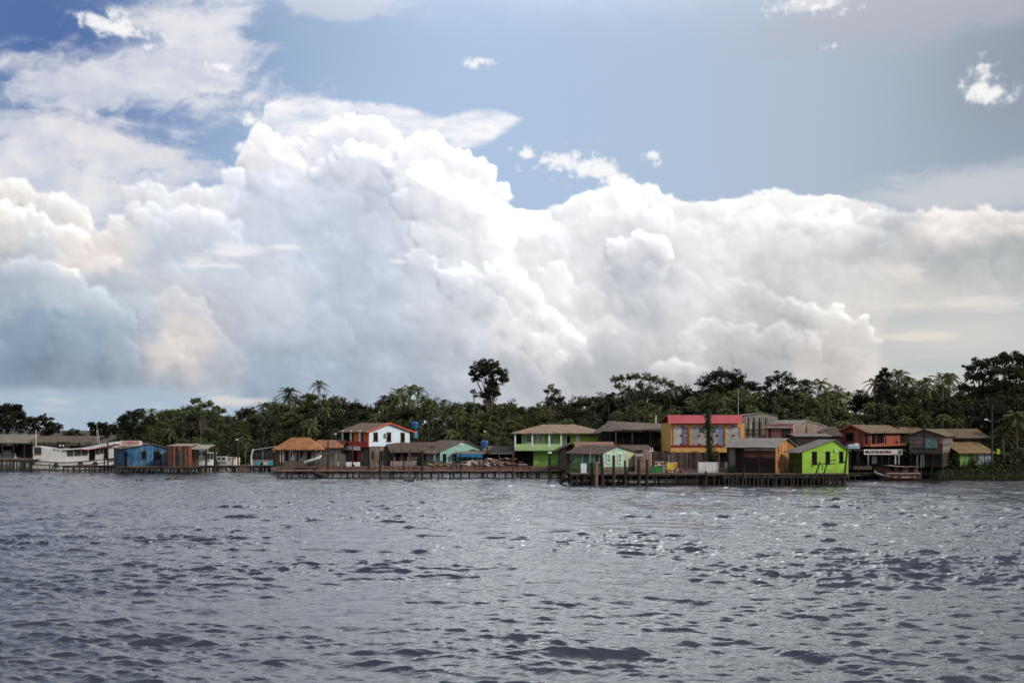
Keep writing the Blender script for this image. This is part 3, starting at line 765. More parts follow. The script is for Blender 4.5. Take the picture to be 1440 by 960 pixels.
    def stilts(s, zl=-3.2, nx=3, ny=2, m=DARKP, r=.10):
        for i in range(nx):
            for j in range(ny):
                x = .15 + (s.w - .3) * i / max(nx - 1, 1); y = .15 + (s.d - .3) * j / max(ny - 1, 1)
                MB().tube((x, y, zl - .3), (x + random.uniform(-.08, .08), y, 0), r).build('stilt', m, s.root)

# ---------------------------------------------------------------- piers
def pier(name, label, x0, x1, y_top, y_bot, D, back_D, piles, m=DECKM, rows=1, beam=.35, kind_extra=None, pile_r=.13, zt=None, group=None, extra=()):
    """x0..x1: photograph columns of the front edge at distance D; piles: columns"""
    z = wz(y_top, D) if zt is None else zt
    ox = wx((x0 + x1) / 2, D); r = thing(name, label, 'pier', (ox, D, 0), 0, group)
    L0, L1 = wx(x0, D) - ox, wx(x1, D) - ox
    mb = MB(); x = L0
    # boards laid across with uneven ends
    while x < L1:
        wd = random.uniform(.5, 1.1); mb.box(x, random.uniform(-.18, .06), z - .07 + random.uniform(-.02, .02), min(x + wd - .04, L1), back_D - D, z + random.uniform(-.015, .015)); x += wd
    mb.build('deck', m, r)
    b = MB(); b.box(L0, .02, z - .07 - beam, L1, .20, z - .075); b.box(L0, (back_D - D) * .5, z - .07 - beam, L1, (back_D - D) * .5 + .18, z - .08); b.box(L0, back_D - D - .3, z - .07 - beam, L1, back_D - D - .1, z - .085)
    b.build('beam', DARKW, r)
    for px in piles:
        thick = pile_r * random.uniform(.8, 1.35); y = random.uniform(.05, .35)
        lx = wx(px, D) - ox; lean = random.uniform(-.12, .12)
        MB().tube((lx + lean, y, -1.6), (lx, y, z - .08), thick * 1.1, thick).build('pile', DARKP, r)
    for px, row in extra:
        lx = wx(px, D) - ox
        MB().tube((lx, row, -1.6), (lx + random.uniform(-.1, .1), row, z - .08), pile_r).build('pile', DARKP, r)
    return r
def jit(a, b, step, j=.35, seed=0):
    rs = random.Random(seed); o = []; x = a
    while x < b: o.append(x + rs.uniform(-j, j) * step); x += step * rs.uniform(.75, 1.3)
    return o

pier('jetty', 'dark plank jetty on thin stilts at the far left under the long boat shed', -120, 45, 644, 661, 194, 203, [2, 9, 13, 19, 23, 28, 31, 36, 41, -8, -16, -25, -38, -50, -66, -80], zt=2.2)
pier('jetty', 'low dark landing stage alongside the white riverboat', 88, 160, 656, 661, 190, 192.5, jit(90, 160, 5.5, seed=3), zt=1.15)
pier('jetty', 'stilted platform carrying the blue shack and the rusty red shack', 159, 276, 657, 664, 184, 190, jit(161, 275, 4.6, seed=4), extra=[(p, 4) for p in jit(161, 275, 7, seed=14)], zt=1.15, beam=.30)
pier('jetty', 'low rickety walkway between the rusty red shack and the main pier', 276, 392, 657, 662, 190, 193, jit(278, 390, 8, seed=5), extra=[(p, 2.5) for p in jit(278, 390, 12, seed=16)], zt=1.15)
pier('pier', 'long brown pier in front of the orange and teal houses', 388, 805, 662, 672, 165, 169.5, [391, 410, 421, 427, 431, 447, 467.5, 479, 496, 505, 521, 525.5, 534, 549, 563, 566, 576, 587, 594] + jit(604, 804, 10.5, .45, seed=6),
     m=REDDK, extra=[(p, 4.2) for p in jit(395, 800, 26, .4, seed=17)], zt=1.2, beam=.2)
pier('pier', 'dark pier on widely spaced piles in front of the pale green cottage and crates', 803, 1017, 667, 682, 143.6, 153.4, [803, 812, 820, 826, 838, 848, 862, 869, 876, 881, 898, 908, 922, 937, 951, 964, 979, 988, 992, 1004, 1012],
     m=DECKM, zt=1.62, beam=.26, pile_r=.11, extra=[(p, 5) for p in jit(806, 895, 14, .4, seed=18)] + [(p, 5) for p in jit(900, 1015, 28, .3, seed=19)])
pier('pier', 'dark pier with close set piles under the plank shed and the lime green house', 1017.5, 1193, 667, 682, 143.6, 158, jit(1020, 1192, 4.6, .4, seed=7),
     m=DECKM, zt=1.62, beam=.5, extra=[(p, 4) for p in jit(1020, 1190, 8, .4, seed=18)] + [(p, 9) for p in jit(1020, 1190, 10, .4, seed=19)])
pier('pier', 'low dark landing under the white shop banner beside the wooden boat', 1193, 1262, 662, 674, 159, 168, jit(1195, 1262, 8, seed=8), zt=1.0, m=mat('black_boards', (.05, .04, .035), kind='planks', pitch=.3), extra=[(p, 4) for p in jit(1195, 1260, 8, seed=20)])

# raised wooden yards behind the piers: the houses stand on them
def platform(name, label, x0, x1, D, back, z, m, n=7):
    ox = wx((x0 + x1) / 2, D); r = thing(name, label, 'platform', (ox, D, 0))
    a, b = wx(x0, D) - ox, wx(x1, D) - ox
    mb = MB(); x = a
    while x < b:
        wd = random.uniform(.8, 1.6); mb.box(x, 0, z - .08, min(x + wd - .03, b), back - D, z + random.uniform(-.02, .02)); x += wd
    mb.build('deck', m, r)
    sk = MB(); x = a
    while x < b: wd = random.uniform(.5, 1.4); sk.box(x, .02, z - random.uniform(.45, .75), min(x + wd - .03, b), .09, z - .085); x += wd
    sk.build('skirt_boards', m, r)
    for i in range(n):
        for y in (.4, (back - D) * .5): MB().tube((a + (b - a) * (i + .5) / n, y, -1.5), (a + (b - a) * (i + .5) / n, y, z - .08), .14).build('pile', DARKP, r)
    return r
platform('boardwalk', 'wide reddish boardwalk yard under the teal house and the log pile', 440, 806, 185.5, 212, 1.16, REDDK, 16)
platform('boardwalk', 'dark boardwalk under the orange tiled house', 380, 439, 181, 214, 1.15, DECKM, 6)
platform('boardwalk', 'dark boardwalk between the pale green cottage and the yellow house', 806, 1192, 162.8, 192, 1.58, DECKM, 12)
platform('boardwalk', 'dark boardwalk under the red house and the grey gabled house', 1193, 1345, 168.2, 190, 1.3, DECKM, 6)

# ---------------------------------------------------------------- left: long boat shed
h = House('boat_shed', 'long low boat shed with brown tin roof behind the white riverboat', 'shed', -60, 212, 643, 120, depth=9)
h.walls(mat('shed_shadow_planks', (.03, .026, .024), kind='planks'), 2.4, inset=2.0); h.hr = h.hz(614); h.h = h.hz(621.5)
h.roof(mat('shed_brown_roof', (0.163, 0.118, 0.089), kind='corrugated', pitch=.6, dirt=.6), over=.6, ridge='shed', h=h.h, hr=h.hr + .1)  # plain brown tin
for px in (-40, -20, 0, 22, 25, 44, 62, 88, 112): h.post('R', px, 622, 660, DARKP, .2)
h.panel('R', 26, 624, 44, 650, DARKW, 'wall_panel', off=-.1); h.stilts(nx=8)
h = House('boat_shed', 'pale grey roofed lean-to at the left edge of the picture', 'shed', -40, 205, 642, 36, depth=5)
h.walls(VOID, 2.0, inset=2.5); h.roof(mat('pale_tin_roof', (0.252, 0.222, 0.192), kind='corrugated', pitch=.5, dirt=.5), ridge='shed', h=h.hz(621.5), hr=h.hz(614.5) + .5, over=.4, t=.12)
for px in (-30, -12, 3, 19, 34): h.post('R', px, 622, 658, DARKP, .18)
h.stilts(nx=5)

# ---------------------------------------------------------------- blue shack, rusty shack
BLUEW = mat('blue_planks', (.045, .14, .26), kind='planks', pitch=.24, var=.45, dirt=.45)
BLUEG = mat('faded_blue_planks', (.20, .25, .32), kind='planks', pitch=.24, var=.3)
h = House('wooden_shack', 'bright blue plank shack on stilts with a low gable', 'shack', 174, 185.5, 657, 236, left=160, theta=33)
h.walls(BLUEW, h.hz(630.5), 'y', h.hz(623.5), peak=.60)
h.roof(mat('rust_tin_roof', (0.192, 0.141, 0.104), kind='corrugated', pitch=.4, dirt=.8), over=.45, gable=.35)
h.window('R', 198.5, 634, 205.5, 645, frame=DARKW, pane=VOID, bars=False, name='window'); h.window('R', 216, 634.5, 225, 645, frame=DARKW, pane=VOID, bars=False)
h.panel('R', 226.5, 634, 235, 656.8, BLUEG, 'faded_panel', .0, .05); h.panel('R', 217, 646, 224, 656.8, mat('grey_blue_planks', (.12, .15, .19), kind='planks'), 'faded_panel', .0, .045)
h.panel('R', 199.5, 646, 205, 656.8, mat('dull_blue_planks', (.06, .11, .16), kind='planks'), 'faded_panel', .0, .045); h.panel('R', 225.6, 638, 227, 656.8, VOID, 'gap', .0, .055)
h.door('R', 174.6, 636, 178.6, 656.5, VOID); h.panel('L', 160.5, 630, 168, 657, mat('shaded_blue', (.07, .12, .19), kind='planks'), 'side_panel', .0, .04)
r = thing('roof_sign', 'white rounded sign with red lettering on the blue shack roof', 'sign', (wx(184, 184.4), 184.4, wz(626.4, 184.4)))
W2 = 15.2 / 1400 * 184.4 + .1; Hh_ = .94
mb = MB(); pts = []
for i in range(9): t = -math.pi / 2 + math.pi * i / 8; pts.append((W2 - .35 + .35 * math.cos(t), .47 + .47 * math.sin(t)))
for i in range(9): t = math.pi / 2 + math.pi * i / 8; pts.append((-W2 + .35 + .35 * math.cos(t), .47 + .47 * math.sin(t)))
mb.prism(pts, 'y', -.08, .08); mb.build('board', mat('sign_white', (.78, .70, .62), dirt=.1, var=.08), r)
lettering('CONSERVAY', 1.0, 3.1, mat('sign_red', (.45, .05, .05), dirt=0, var=.1), r, (0, -.09, .49))
for x in (-1.4, 1.4): MB().box(x - .05, .1, -.7, x + .05, .2, .2).build('bracket', DARKW, r)
RUST = mat('rusty_red_planks', (.16, .060, .045), kind='planks', pitch=.30, var=.55, dirt=.45)
h = House('wooden_shack', 'rusty red and brown plank shack with uneven boards right of the blue shack', 'shack', 235.6, 185.3, 657.5, 265.5, depth=6)
h.walls(RUST, h.hz(627.2)); h.roof(mat('pale_tin_sheet', (.42, .37, .32), kind='corrugated', pitch=.4, dirt=.7), ridge='shed', h=h.hz(626.6), hr=h.hz(624.6), over=.15, gable=.15)
for i, (a, b, t, bt, c) in enumerate([(236, 238, 625, 657, (.10, .05, .04)), (244.5, 246.4, 626, 657, (.32, .20, .15)), (251, 255.5, 626, 633, (.34, .13, .05)), (252.5, 256, 636, 657, (.09, .10, .11)),
                                      (260.2, 262.2, 625.5, 657, (.26, .13, .07)), (265, 269.6, 627, 657.4, (.30, .10, .075)), (248, 250.5, 627, 657, (.05, .035, .03)), (257, 259, 627, 657, (.05, .035, .03))]):
    h.panel('R', a, t, b, bt, mat('loose_board_%d' % i, c, kind='planks', pitch=.2), 'loose_board', .02, .09 + i * .003)
h = House('awning', 'pale corrugated awning on thin posts right of the rusty red shack', 'awning', 266.5, 185.5, 657.5, 290, depth=5)
h.roof(mat('cream_tin', (.46, .41, .33), kind='corrugated', pitch=.35, dirt=.35), ridge='shed', h=h.hz(631.2), hr=h.hz(625.8), over=.1, gable=.1)
for px in (274.0, 290): h.post('R', px, 631, 662, DARKP, .14); 
for px in (268, 289): h.post('R', px, 628, 657, DARKP, .12, off=-4.6)

# ---------------------------------------------------------------- orange tiled house
h = House('tiled_house', 'low grey plank house under a bright orange tiled hip roof', 'house', 389, 187, 655.5, 448, depth=4.8)
h.walls(GREYW, h.hz(631)); h.roof(TILER, ridge='hip', hr=h.hz(617) + .2, over=.75, t=.14)
h.panel('R', 389, 634, 399, 655, BROWNW, 'wall_panel', .0, .05)
h.door('R', 394.6, 635, 397.6, 650, VOID, frame=WHITE); h.window('R', 408, 634, 412, 645, WHITE, VOID, bars=False); h.window('R', 422.5, 633.5, 425.5, 642, DARKW, VOID, bars=False)
h.window('R', 432, 635, 438, 645, DARKW, VOID, bars=False); h.panel('R', 417.5, 633, 419.5, 648, VOID, 'opening', .0, .05); h.panel('R', 401.5, 634, 405, 650, VOID, 'opening', .0, .05)
for px in (388, 401, 416, 430, 441): h.post('R', px, 631, 657, DARKW, .14, off=.8)
h.panel('R', 400, 648, 428, 655, mat('porch_boards', (.13, .115, .095), kind='boards', pitch=.3), 'railing', .0, .08, off=.85)
h = House('tiled_house', 'grey plank annex with broken orange tiles left of the red veranda house', 'house', 443, 190, 655, 479, depth=10)
h.walls(mat('grey_wet_planks', (.13, .12, .115), kind='planks', pitch=.25, var=.5), h.hz(634)); h.hr = 4
h.roof(mat('patchy_tiles', (.34, .155, .075), kind='tiles', var=.5), ridge='x', h=h.hz(628.5), hr=h.hz(619.2), over=.5, gable=.5, peak=.5)
h.panel('R', 441, 628.6, 479, 634, mat('grey_eave_boards', (.14, .13, .125), kind='boards'), 'lintel', .0, .09)
h.window('R', 471, 636, 477, 648, DARKW, mat('dusty_pane', (.14, .16, .17), dirt=.2), bars=False); h.panel('R', 464, 636, 469, 655, VOID, 'opening', 0, .05); h.panel('R', 452, 637, 455, 655, VOID, 'opening', 0, .05)
for px in (449, 455, 460, 466, 473): h.post('R', px, 634, 658, GREYW, .16, off=1.2, name='post')
r = thing('plank_fence', 'grey upright plank fence below the orange tiled annex', 'fence', (wx(452, 186.2), 186.2, 1.2)); mb = MB()
for i in range(28):
    x = -1.3 + i * .21; mb.box(x, random.uniform(-.03, .03), 0, x + random.uniform(.12, .19), .06, random.uniform(1.6, 2.9))
mb.build('boards', GREYW, r); MB().box(-1.35, .07, 1.0, 4.6, .13, 1.12).build('rail', DARKW, r)

# ---------------------------------------------------------------- red, orange and white two-storey house
ORG = mat('orange_plaster', (.62, .15, .045), dirt=.25, var=.2); REDP = mat('red_plaster', (.50, .055, .06), dirt=.2, var=.2)
LBLU = mat('pale_blue_white_plaster', (.60, .72, .80), dirt=.18, var=.10)
h = House('veranda_house', 'two storey house, white gable wall, red and orange veranda, tiled roof', 'house', 519, 188, 655, 576, left=481, theta=38)
up = h.hz(627.5); hh = h.hz(605.5)
h.walls(LBLU, hh, 'y', h.hz(594.5), z0=up, name='upper_wall', peak=.48)
lw = MB(); lw.box(.05, .05, 0, h.w - .05, h.d - .05, up - .002); lw.build('lower_wall', mat('grey_brown_cladding', (.17, .145, .12), kind='planks', pitch=.22, var=.4), h.root)
h.roof(mat('faded_tile_roof', (0.244, 0.159, 0.111), kind='tiles', var=.3), over=.75, gable=.45, t=.14, right_over=1.2, trim=mat('orange_trim', (.60, .13, .06), dirt=.1))
# veranda: orange wall set back behind white columns on the left face
vo = MB(); h.fb(vo, 'L', .0, h.d, up, hh - .1, -.0, .06); vo.build('orange_wall', ORG, h.root)
a0, _ = h.at('L', 497.5, 620); 
vd = MB(); h.fb(vd, 'L', a0 + .1, h.d + .02, up + .1, hh - .12, .05, .08); vd.build('veranda_opening', VOID, h.root)
h.window('L', 507.5, 608, 511.0, 622, GREYW, VOID, bars=False, off=.06)
for px in (482.0, 493.6): h.post('L', px, 605, 622, WHITE, .30, off=.5, name='column')
h.post('L', 506.3, 605, 622, WHITE, .30, off=.5, name='column')
h.panel('L', 482, 621, 518.6, 627.5, REDP, 'balustrade', .0, .15, off=.5)
sl = MB(); h.fb(sl, 'L', -.1, h.d + .5, up - .15, up, 0, .7); sl.build('balcony_slab', REDP, h.root)
fs = MB(); aw, z1 = h.at('L', 506, 624.5, .9); ab, z2 = h.at('L', 479, 629.8, .9); h.fb(fs, 'L', aw, ab + .2, up - .75, up - .02, .72, .95); fs.build('white_fascia', WHITE, h.root)
rl = MB(); a1, _ = h.at('L', 506, 640); h.fb(rl, 'L', a1, h.d, .0, up - .16, .0, .10); rl.build('red_wall', REDP, h.root)
h.door('L', 484.5, 634.5, 494, 651, mat('pale_green_door', (.40, .44, .33), dirt=.15), frame=REDP, off=.10); h.door('L', 498.5, 634.5, 502.5, 650, VOID, off=.10)
DB = mat('dark_brown_shutter', (.10, .055, .04), dirt=.1)
for q in ((525.2, 608.5, 531.2, 620), (543.6, 608.5, 549.8, 620.5), (563.3, 609, 569, 621)): h.window('R', *q, frame=DB, pane=VOID, bars=False, arch=True)
h.panel('R', 540.0, 609, 543.2, 614.5, mat('ac_grey', (.30, .32, .33), dirt=.1), 'air_conditioner', .0, .4)
h.window('R', 523, 634, 525, 645, DARKW, VOID, bars=False); h.window('R', 534, 634, 537, 646, DARKW, VOID, bars=False)
r = thing('low_wall', 'low white wall in front of the red ground floor', 'wall', (wx(491, 186.3), 186.3, 1.17)); MB().box(-2.1, 0, 0, 2.0, .25, .72).box(-2.1, -.02, .72, 2.0, .27, .80).build('masonry', WHITE, r)
for x in (-1.0, .6): MB().box(x, -.03, 0, x + .4, .0, .4).build('opening', VOID, r)
r = thing('water_tank', 'white upright tank left of the red veranda house', 'tank', (wx(476, 186.5), 186.5, 1.17)); MB().tube((0, 0, 0), (0, 0, .85), .30, .30, 12).tube((0, 0, .85), (0, 0, .95), .30, .1, 12).build('barrel', WHITE, r)

# elevated blue tanks
TANK = mat('blue_plastic', (.03, .11, .30), rough=.35, dirt=.1, var=.15, spec=.5); TANK2 = mat('light_blue_plastic', (.10, .28, .42), rough=.4, dirt=.1)
def tank(label, px, D, y0, y1, yb, wpx, second=None):
    z0, z1 = wz(y1, D), wz(y0, D); rad = wpx / 2 * D / 1400; r = thing('water_tank', label, 'water tank', (wx(px, D), D, 0))
    b = MB(); hgt = z1 - z0; b.tube((0, 0, z0), (0, 0, z0 + hgt * .62), rad * .86, rad, 16); b.build('barrel', TANK, r, smooth=False)
    l = MB(); l.tube((0, 0, z0 + hgt * .60), (0, 0, z0 + hgt * .72), rad * 1.06, rad * 1.06, 16); l.tube((0, 0, z0 + hgt * .72), (0, 0, z1 - .05), rad * 1.0, rad * .35, 16); l.build('lid', TANK, r)
    s = MB(); zb = wz(yb, D)
    for sx in (-1, 1):
        for sy in (-1, 1): s.box(sx * rad * .7 - .06, sy * rad * .7 - .06, 0, sx * rad * .7 + .06, sy * rad * .7 + .06, z0 - .12)
    s.build('legs', DARKW, r); MB().box(-rad, -rad, z0 - .12, rad, rad, z0 - .01).build('shelf', DARKW, r)
    if second: MB().tube((.1, -.2, z0 - 1.9), (.1, -.2, z0 - .5), rad * .72, rad * .72, 14).build('lower_barrel', TANK2, r)
tank('blue water tank with a second barrel under it, beside the white gable', 583.5, 196, 592, 602, 655, 10.5, second=True)
tank('dark blue water tank above the roofs between teal and green houses', 681.5, 190, 618, 629, 655, 11)

# ---------------------------------------------------------------- brown shack and teal house
h = House('wooden_house', 'low grey plank house with a drooping dark brown roof', 'house', 553, 189, 654.8, 600, left=543, theta=24)
h.walls(mat('grey_brown_planks', (.13, .11, .095), kind='planks', pitch=.22, var=.45), h.hz(631.5), 'x', h.hz(623)); h.roof(DARKR, over=1.1, gable=.9, t=.12)
h.panel('R', 556, 636, 563, 648, VOID, 'opening', .0, .04); h.panel('R', 566, 636, 572, 655, VOID, 'opening', .0, .045); h.panel('R', 549, 648, 586, 655, mat('pale_boards', (.22, .19, .17), kind='planks'), 'railing', 0, .08, off=.9)
for px in (553, 565, 577, 589): h.post('R', px, 631, 655, DARKW, .14, off=.9)
h = House('wooden_house', 'dark brown ridged roof between the white gable and the teal house', 'house', 575, 193, 645, 640, depth=8)
h.walls(DARKW, h.hz(627), 'x', h.hz(622)); h.roof(mat('dark_red_roof', (.16, .10, .08), kind='corrugated', pitch=.5), over=.5)
TEAL = mat('teal_paint', (.28, .50, .44), kind='boards', pitch=.25, var=.12, dirt=.25)
h = House('teal_house', 'single storey teal house with gable wall and brown roof', 'house', 619, 187.5, 655, 683, left=588, theta=34)
h.walls(TEAL, h.hz(634), 'y', h.hz(619.5), peak=.5); h.roof(mat('brown_fibre_roof', (0.192, 0.141, 0.111), kind='corrugated', pitch=.5, dirt=.5), over=1.3, gable=.35, t=.12, right_over=.9)
for px in (593, 602, 611): h.post('L', px, 633.5, 654, mat('grey_post', (.30, .32, .30)), .2, off=1.0)
h.panel('L', 597.5, 637, 603, 649, CREAM, 'curtain', 0, .05); h.panel('L', 589.8, 638, 594, 654, VOID, 'doorway', 0, .05); h.window('L', 606, 638, 610, 647, WHITE, VOID)
h.window('R', 645, 623.8, 650, 626.4, WHITE, VOID, bars=False, name='vent'); h.door('R', 622.5, 638, 627.5, 653, VOID); h.window('R', 634.5, 637.5, 641, 648, WHITE, VOID)
h.panel('L', 590, 648, 612, 655, mat('green_rail', (.18, .24, .12), kind='planks'), 'railing', 0, .06, off=1.05)

# shelter with blue tarpaulin, log pile, dark shelter
h = House('tarp_shelter', 'open shelter with a blue tarpaulin hung under its thin roof', 'shelter', 640, 188, 654, 679, depth=4)
h.roof(mat('pinkish_tin', (.36, .28, .24), kind='corrugated'), ridge='shed', h=h.hz(637.2), hr=h.hz(634), over=.3)
TARP = mat('blue_tarpaulin', (.035, .20, .42), rough=.5, dirt=.1, var=.3)
mb = MB(); x0, z1 = h.at('R', 642, 637.5, .35); x1, z0 = h.at('R', 678, 643.5, .35); n = 12
for i in range(n):
    a = x0 + (x1 - x0) * i / n; b = x0 + (x1 - x0) * (i + 1) / n; s1 = .12 * math.sin(i * 1.9); zb = z0 + .35 * abs(math.sin(i * 1.3)) * (1 - i / n); mb.box(a, -.38 + s1 * .3, zb, b, -.34 + s1 * .3, z1)
mb.build('tarpaulin', TARP, h.root)
for px in (640.5, 647, 660, 678.5): h.post('R', px, 636, 654, DARKW, .13)
h = House('open_shelter', 'dark open shelter with grey tin roof left of the green two storey house', 'shelter', 682, 190, 654.5, 738, depth=9)
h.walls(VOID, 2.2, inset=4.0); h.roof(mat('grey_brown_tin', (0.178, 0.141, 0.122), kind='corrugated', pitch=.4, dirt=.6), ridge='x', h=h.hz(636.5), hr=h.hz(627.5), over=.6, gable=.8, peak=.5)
h.panel('R', 690, 635.8, 735, 638.4, mat('pale_eave', (.40, .36, .33)), 'eave_board', 0, .08, off=.6)
for px in (683, 700, 722, 737): h.post('R', px, 637, 655, DARKW, .16)
h = House('open_shelter', 'black roofed open shelter in front of the green balcony', 'shelter', 740, 188.5, 655, 769, depth=7)
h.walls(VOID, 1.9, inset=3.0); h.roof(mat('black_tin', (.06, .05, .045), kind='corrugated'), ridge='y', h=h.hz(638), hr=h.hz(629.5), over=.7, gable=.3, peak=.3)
for px in (742, 754, 768): h.post('R', px, 637, 655, DARKW, .15)

def island_mat(name, cols):
    """one surface whose separate pieces take different tones"""
    if name in _mats: return _mats[name]
    m, nt, b = principled(name); _mats[name] = m; g = nt.nodes.new('ShaderNodeNewGeometry'); r = S(nt, g.outputs['Random Per Island'])
    col = mixc(nt, r.smooth(.3, .36), cols[0], cols[1]); col = mixc(nt, r.smooth(.66, .72), col, cols[2])
    tc = nt.nodes.new('ShaderNodeTexCoord'); col = mixc(nt, noise(nt, S(nt, tc.outputs['Object']), 3.0, 4) .smooth(.4, .7) * .6, col, (.06, .045, .035))
    nt.links.new(col.s, b.inputs['Base Color']); b.inputs['Roughness'].default_value = .85; return m
def heap_of_logs(name, label, px, D, w, n, cols, z=1.2, cat='pile', hmax=1.2):
    mb = MB()
    for i in range(n):
        u = random.uniform(-1, 1); x = u * w / 2; zz = .12 + random.uniform(0, 1) * hmax * (1 - abs(u) ** 2 * .7); L = random.uniform(.6, 1.9); a = random.uniform(-.5, .5); b = random.uniform(-.35, .35)
        d = Vector((math.cos(a) * math.cos(b), math.sin(a), math.sin(b))) * L / 2; y = random.uniform(-.8, .8) + zz * .3
        mb.tube(Vector((x, y, zz)) - d, Vector((x, y, zz)) + d, random.uniform(.07, .16), None, 6)
    return tag(mb.build(name, cols, loc=(wx(px, D), D, z)), label, cat)
LOG1 = island_mat('cut_wood', ((.46, .33, .26), (.16, .10, .08), (.62, .56, .50))); LOG2 = island_mat('reddish_wood', ((.28, .16, .13), (.14, .09, .07), (.40, .28, .22))); LOG3 = island_mat('ochre_wood', ((.40, .30, .18), (.15, .10, .08), (.50, .38, .22))); LOG4 = island_mat('pinkish_planks', ((.30, .19, .165), (.16, .10, .08), (.26, .16, .13)))
heap_of_logs('log_pile', 'heap of pale pinkish cut wood beside the blue tarpaulin', 668, 187, 5.6, 60, LOG1, hmax=1.1)
heap_of_logs('log_pile', 'heap of bleached driftwood under the grey shelter roof', 687, 186.8, 4.0, 40, LOG1, hmax=1.2)
heap_of_logs('log_pile', 'heap of dark reddish brushwood under the grey shelter', 712, 187.5, 6.6, 60, LOG2, hmax=1.3)
heap_of_logs('log_pile', 'low scatter of boards on the deck near the teal house', 626, 186.6, 5.4, 26, LOG3, hmax=.5)
heap_of_logs('plank_stack', 'pinkish brown plank stack on the far right bank', 1420, 172, 2.0, 40, LOG4, z=1.6, cat='pile', hmax=2.0)
r = thing('satellite_dish', 'white dish lying among the cut wood by the tarpaulin', 'dish', (wx(659.5, 186.2), 186.2, 1.2)); MB().tube((0, -.15, .45), (0, .12, .5), .42, .12, 14).build('bowl', WHITE, r); MB().tube((0, 0, 0), (0, 0, .45), .04).build('stand', GALV, r)

# ---------------------------------------------------------------- green two-storey house
GRN = mat('bright_green_plaster', (.33, .56, .17), dirt=.16, var=.12); GRNP = mat('pale_green_plaster', (.42, .60, .27), dirt=.25, var=.12); YGRN = mat('yellow_green_plaster', (.32, .50, .06), dirt=.15, var=.12)
h = House('balcony_house', 'bright green two storey house with white columns and tiled hip roof', 'house', 726, 187, 655, 850, depth=11)
up = h.hz(631.5); hh = h.hz(608)
mb = MB(); mb.box(1.0, .8, up, h.w, h.d, hh); mb.build('upper_wall', GRN, h.root); h.h = hh
x1, _ = h.at('R', 803.5, 610); MB().box(x1, .3, up, h.w, .82, hh - .003).build('bay_wall', YGRN, h.root)
xl, _ = h.at('R', 750, 640); MB().box(xl, .8, -.3, h.w, h.d - .2, up - .01).build('lower_wall', mat('mossy_green_plaster', (.20, .38, .08), dirt=.5, var=.3), h.root)
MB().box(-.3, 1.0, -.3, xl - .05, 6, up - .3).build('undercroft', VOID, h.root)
h.roof(mat('green_house_tiles', (.36, .255, .17), kind='tiles', var=.35), ridge='hip', hr=h.hz(597.6) + .12, over=1.0, t=.14)
MB().box(-.98, -.98, hh - .22, h.w + .98, -.88, hh - .06).build('fascia', mat('mint_fascia', (.40, .52, .30)), h.root)
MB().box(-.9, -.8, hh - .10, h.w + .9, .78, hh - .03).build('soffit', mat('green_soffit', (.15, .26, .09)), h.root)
MB().box(-.3, -.6, up - .25, h.w - 6, 1.6, up - .01).build('balcony_slab', GRNP, h.root)
a, _ = h.at('R', 790, 628, .6); MB().box(-.3, -.62, up, a, -.48, up + 1.0).build('balustrade', GRNP, h.root)
for px in (724.6, 748.6, 772.4, 789.2): h.post('R', px, 607.8, 628.5, WHITE, .30, off=.5, name='column')
def back_window(px0, y0, px1, y1, **k): h.window('R', px0, y0, px1, y1, off=k.pop('off', -.8), **k)
MB().box(.0, 1.0, up, 1.0, 3.0, hh - .1).build('open_corner', VOID, h.root)
back_window(740, 611.5, 748.2, 621.5); h.panel('R', 740, 622, 749, 625.5, WHITE, 'sill_panel', 0, .05, off=-.8)
for q in ((754.8, 610.5, 758.2, 624.5), (761.6, 610.5, 765.4, 624.5)): h.window('R', *q, pane=CREAM, off=-.8, name='shutter_door', bars=False)
back_window(774.6, 611, 778, 624)
h.door('R', 797, 612, 802, 624.6, VOID, frame=WHITE, off=-.8)
h.panel('R', 810, 611, 815, 620.6, WHITE, 'shutter', 0, .08, off=-.3); h.window('R', 840.5, 611.5, 845, 622, off=-.3)
for px in (831.5,): h.panel('R', px - 1, 609.6, px + 1.4, 612.4, VOID, 'lamp', 0, .3, off=-.3)
r = thing('tarp_cover', 'bright blue tarpaulin hung between the green house and the dark barn', 'tarpaulin', (wx(857, 181), 181, wz(621.3, 181))); mb = MB(); 
for i in range(8): x = -.9 + i * .23; mb.box(x, .06 * math.sin(i * 2), 0 + .04 * math.sin(i), x + .23, .06 * math.sin(i * 2) + .05, .90 + .03 * math.cos(i))
mb.build('sheet', mat('cyan_tarpaulin', (.02, .27, .55), rough=.5, dirt=.05), r); MB().box(-.95, .1, -3, -.88, .17, .95).box(.95, .1, -3, 1.02, .17, .95).build('posts', DARKW, r)

# ---------------------------------------------------------------- pale green cottage on the right pier
PG = mat('worn_pale_green', (.36, .52, .38), dirt=.62, var=.25); PG2 = mat('mid_green_planks', (.20, .36, .17), kind='boards', pitch=.2, dirt=.4)
h = House('cottage', 'weathered pale green cottage with white framed windows on the pier', 'house', 848.5, 149, 665, 893.5, left=802, theta=32)
h.walls(PG, h.hz(635.6), 'y', h.hz(627), peak=.42); h.roof(mat('cottage_brown_roof', (0.170, 0.111, 0.089), kind='corrugated', pitch=.45, dirt=.6), over=.9, gable=.3, right_over=.5)
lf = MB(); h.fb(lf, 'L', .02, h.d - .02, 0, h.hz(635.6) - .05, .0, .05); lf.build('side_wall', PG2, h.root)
h.stilts(nx=4, ny=2)
h.window('R', 852.8, 637.5, 858.4, 650.5, WHITE, mat('green_shutter', (.10, .22, .10))); h.window('R', 868.2, 637, 873.8, 650.5, WHITE, mat('green_shutter', (.1, .2, .1)))
h.window('L', 836.6, 637, 843.4, 650, WHITE, PANE, bars=False, off=.05); h.door('L', 820, 638, 829, 663, mat('teal_door', (.09, .24, .19), dirt=.3), frame=WHITE, off=.05)
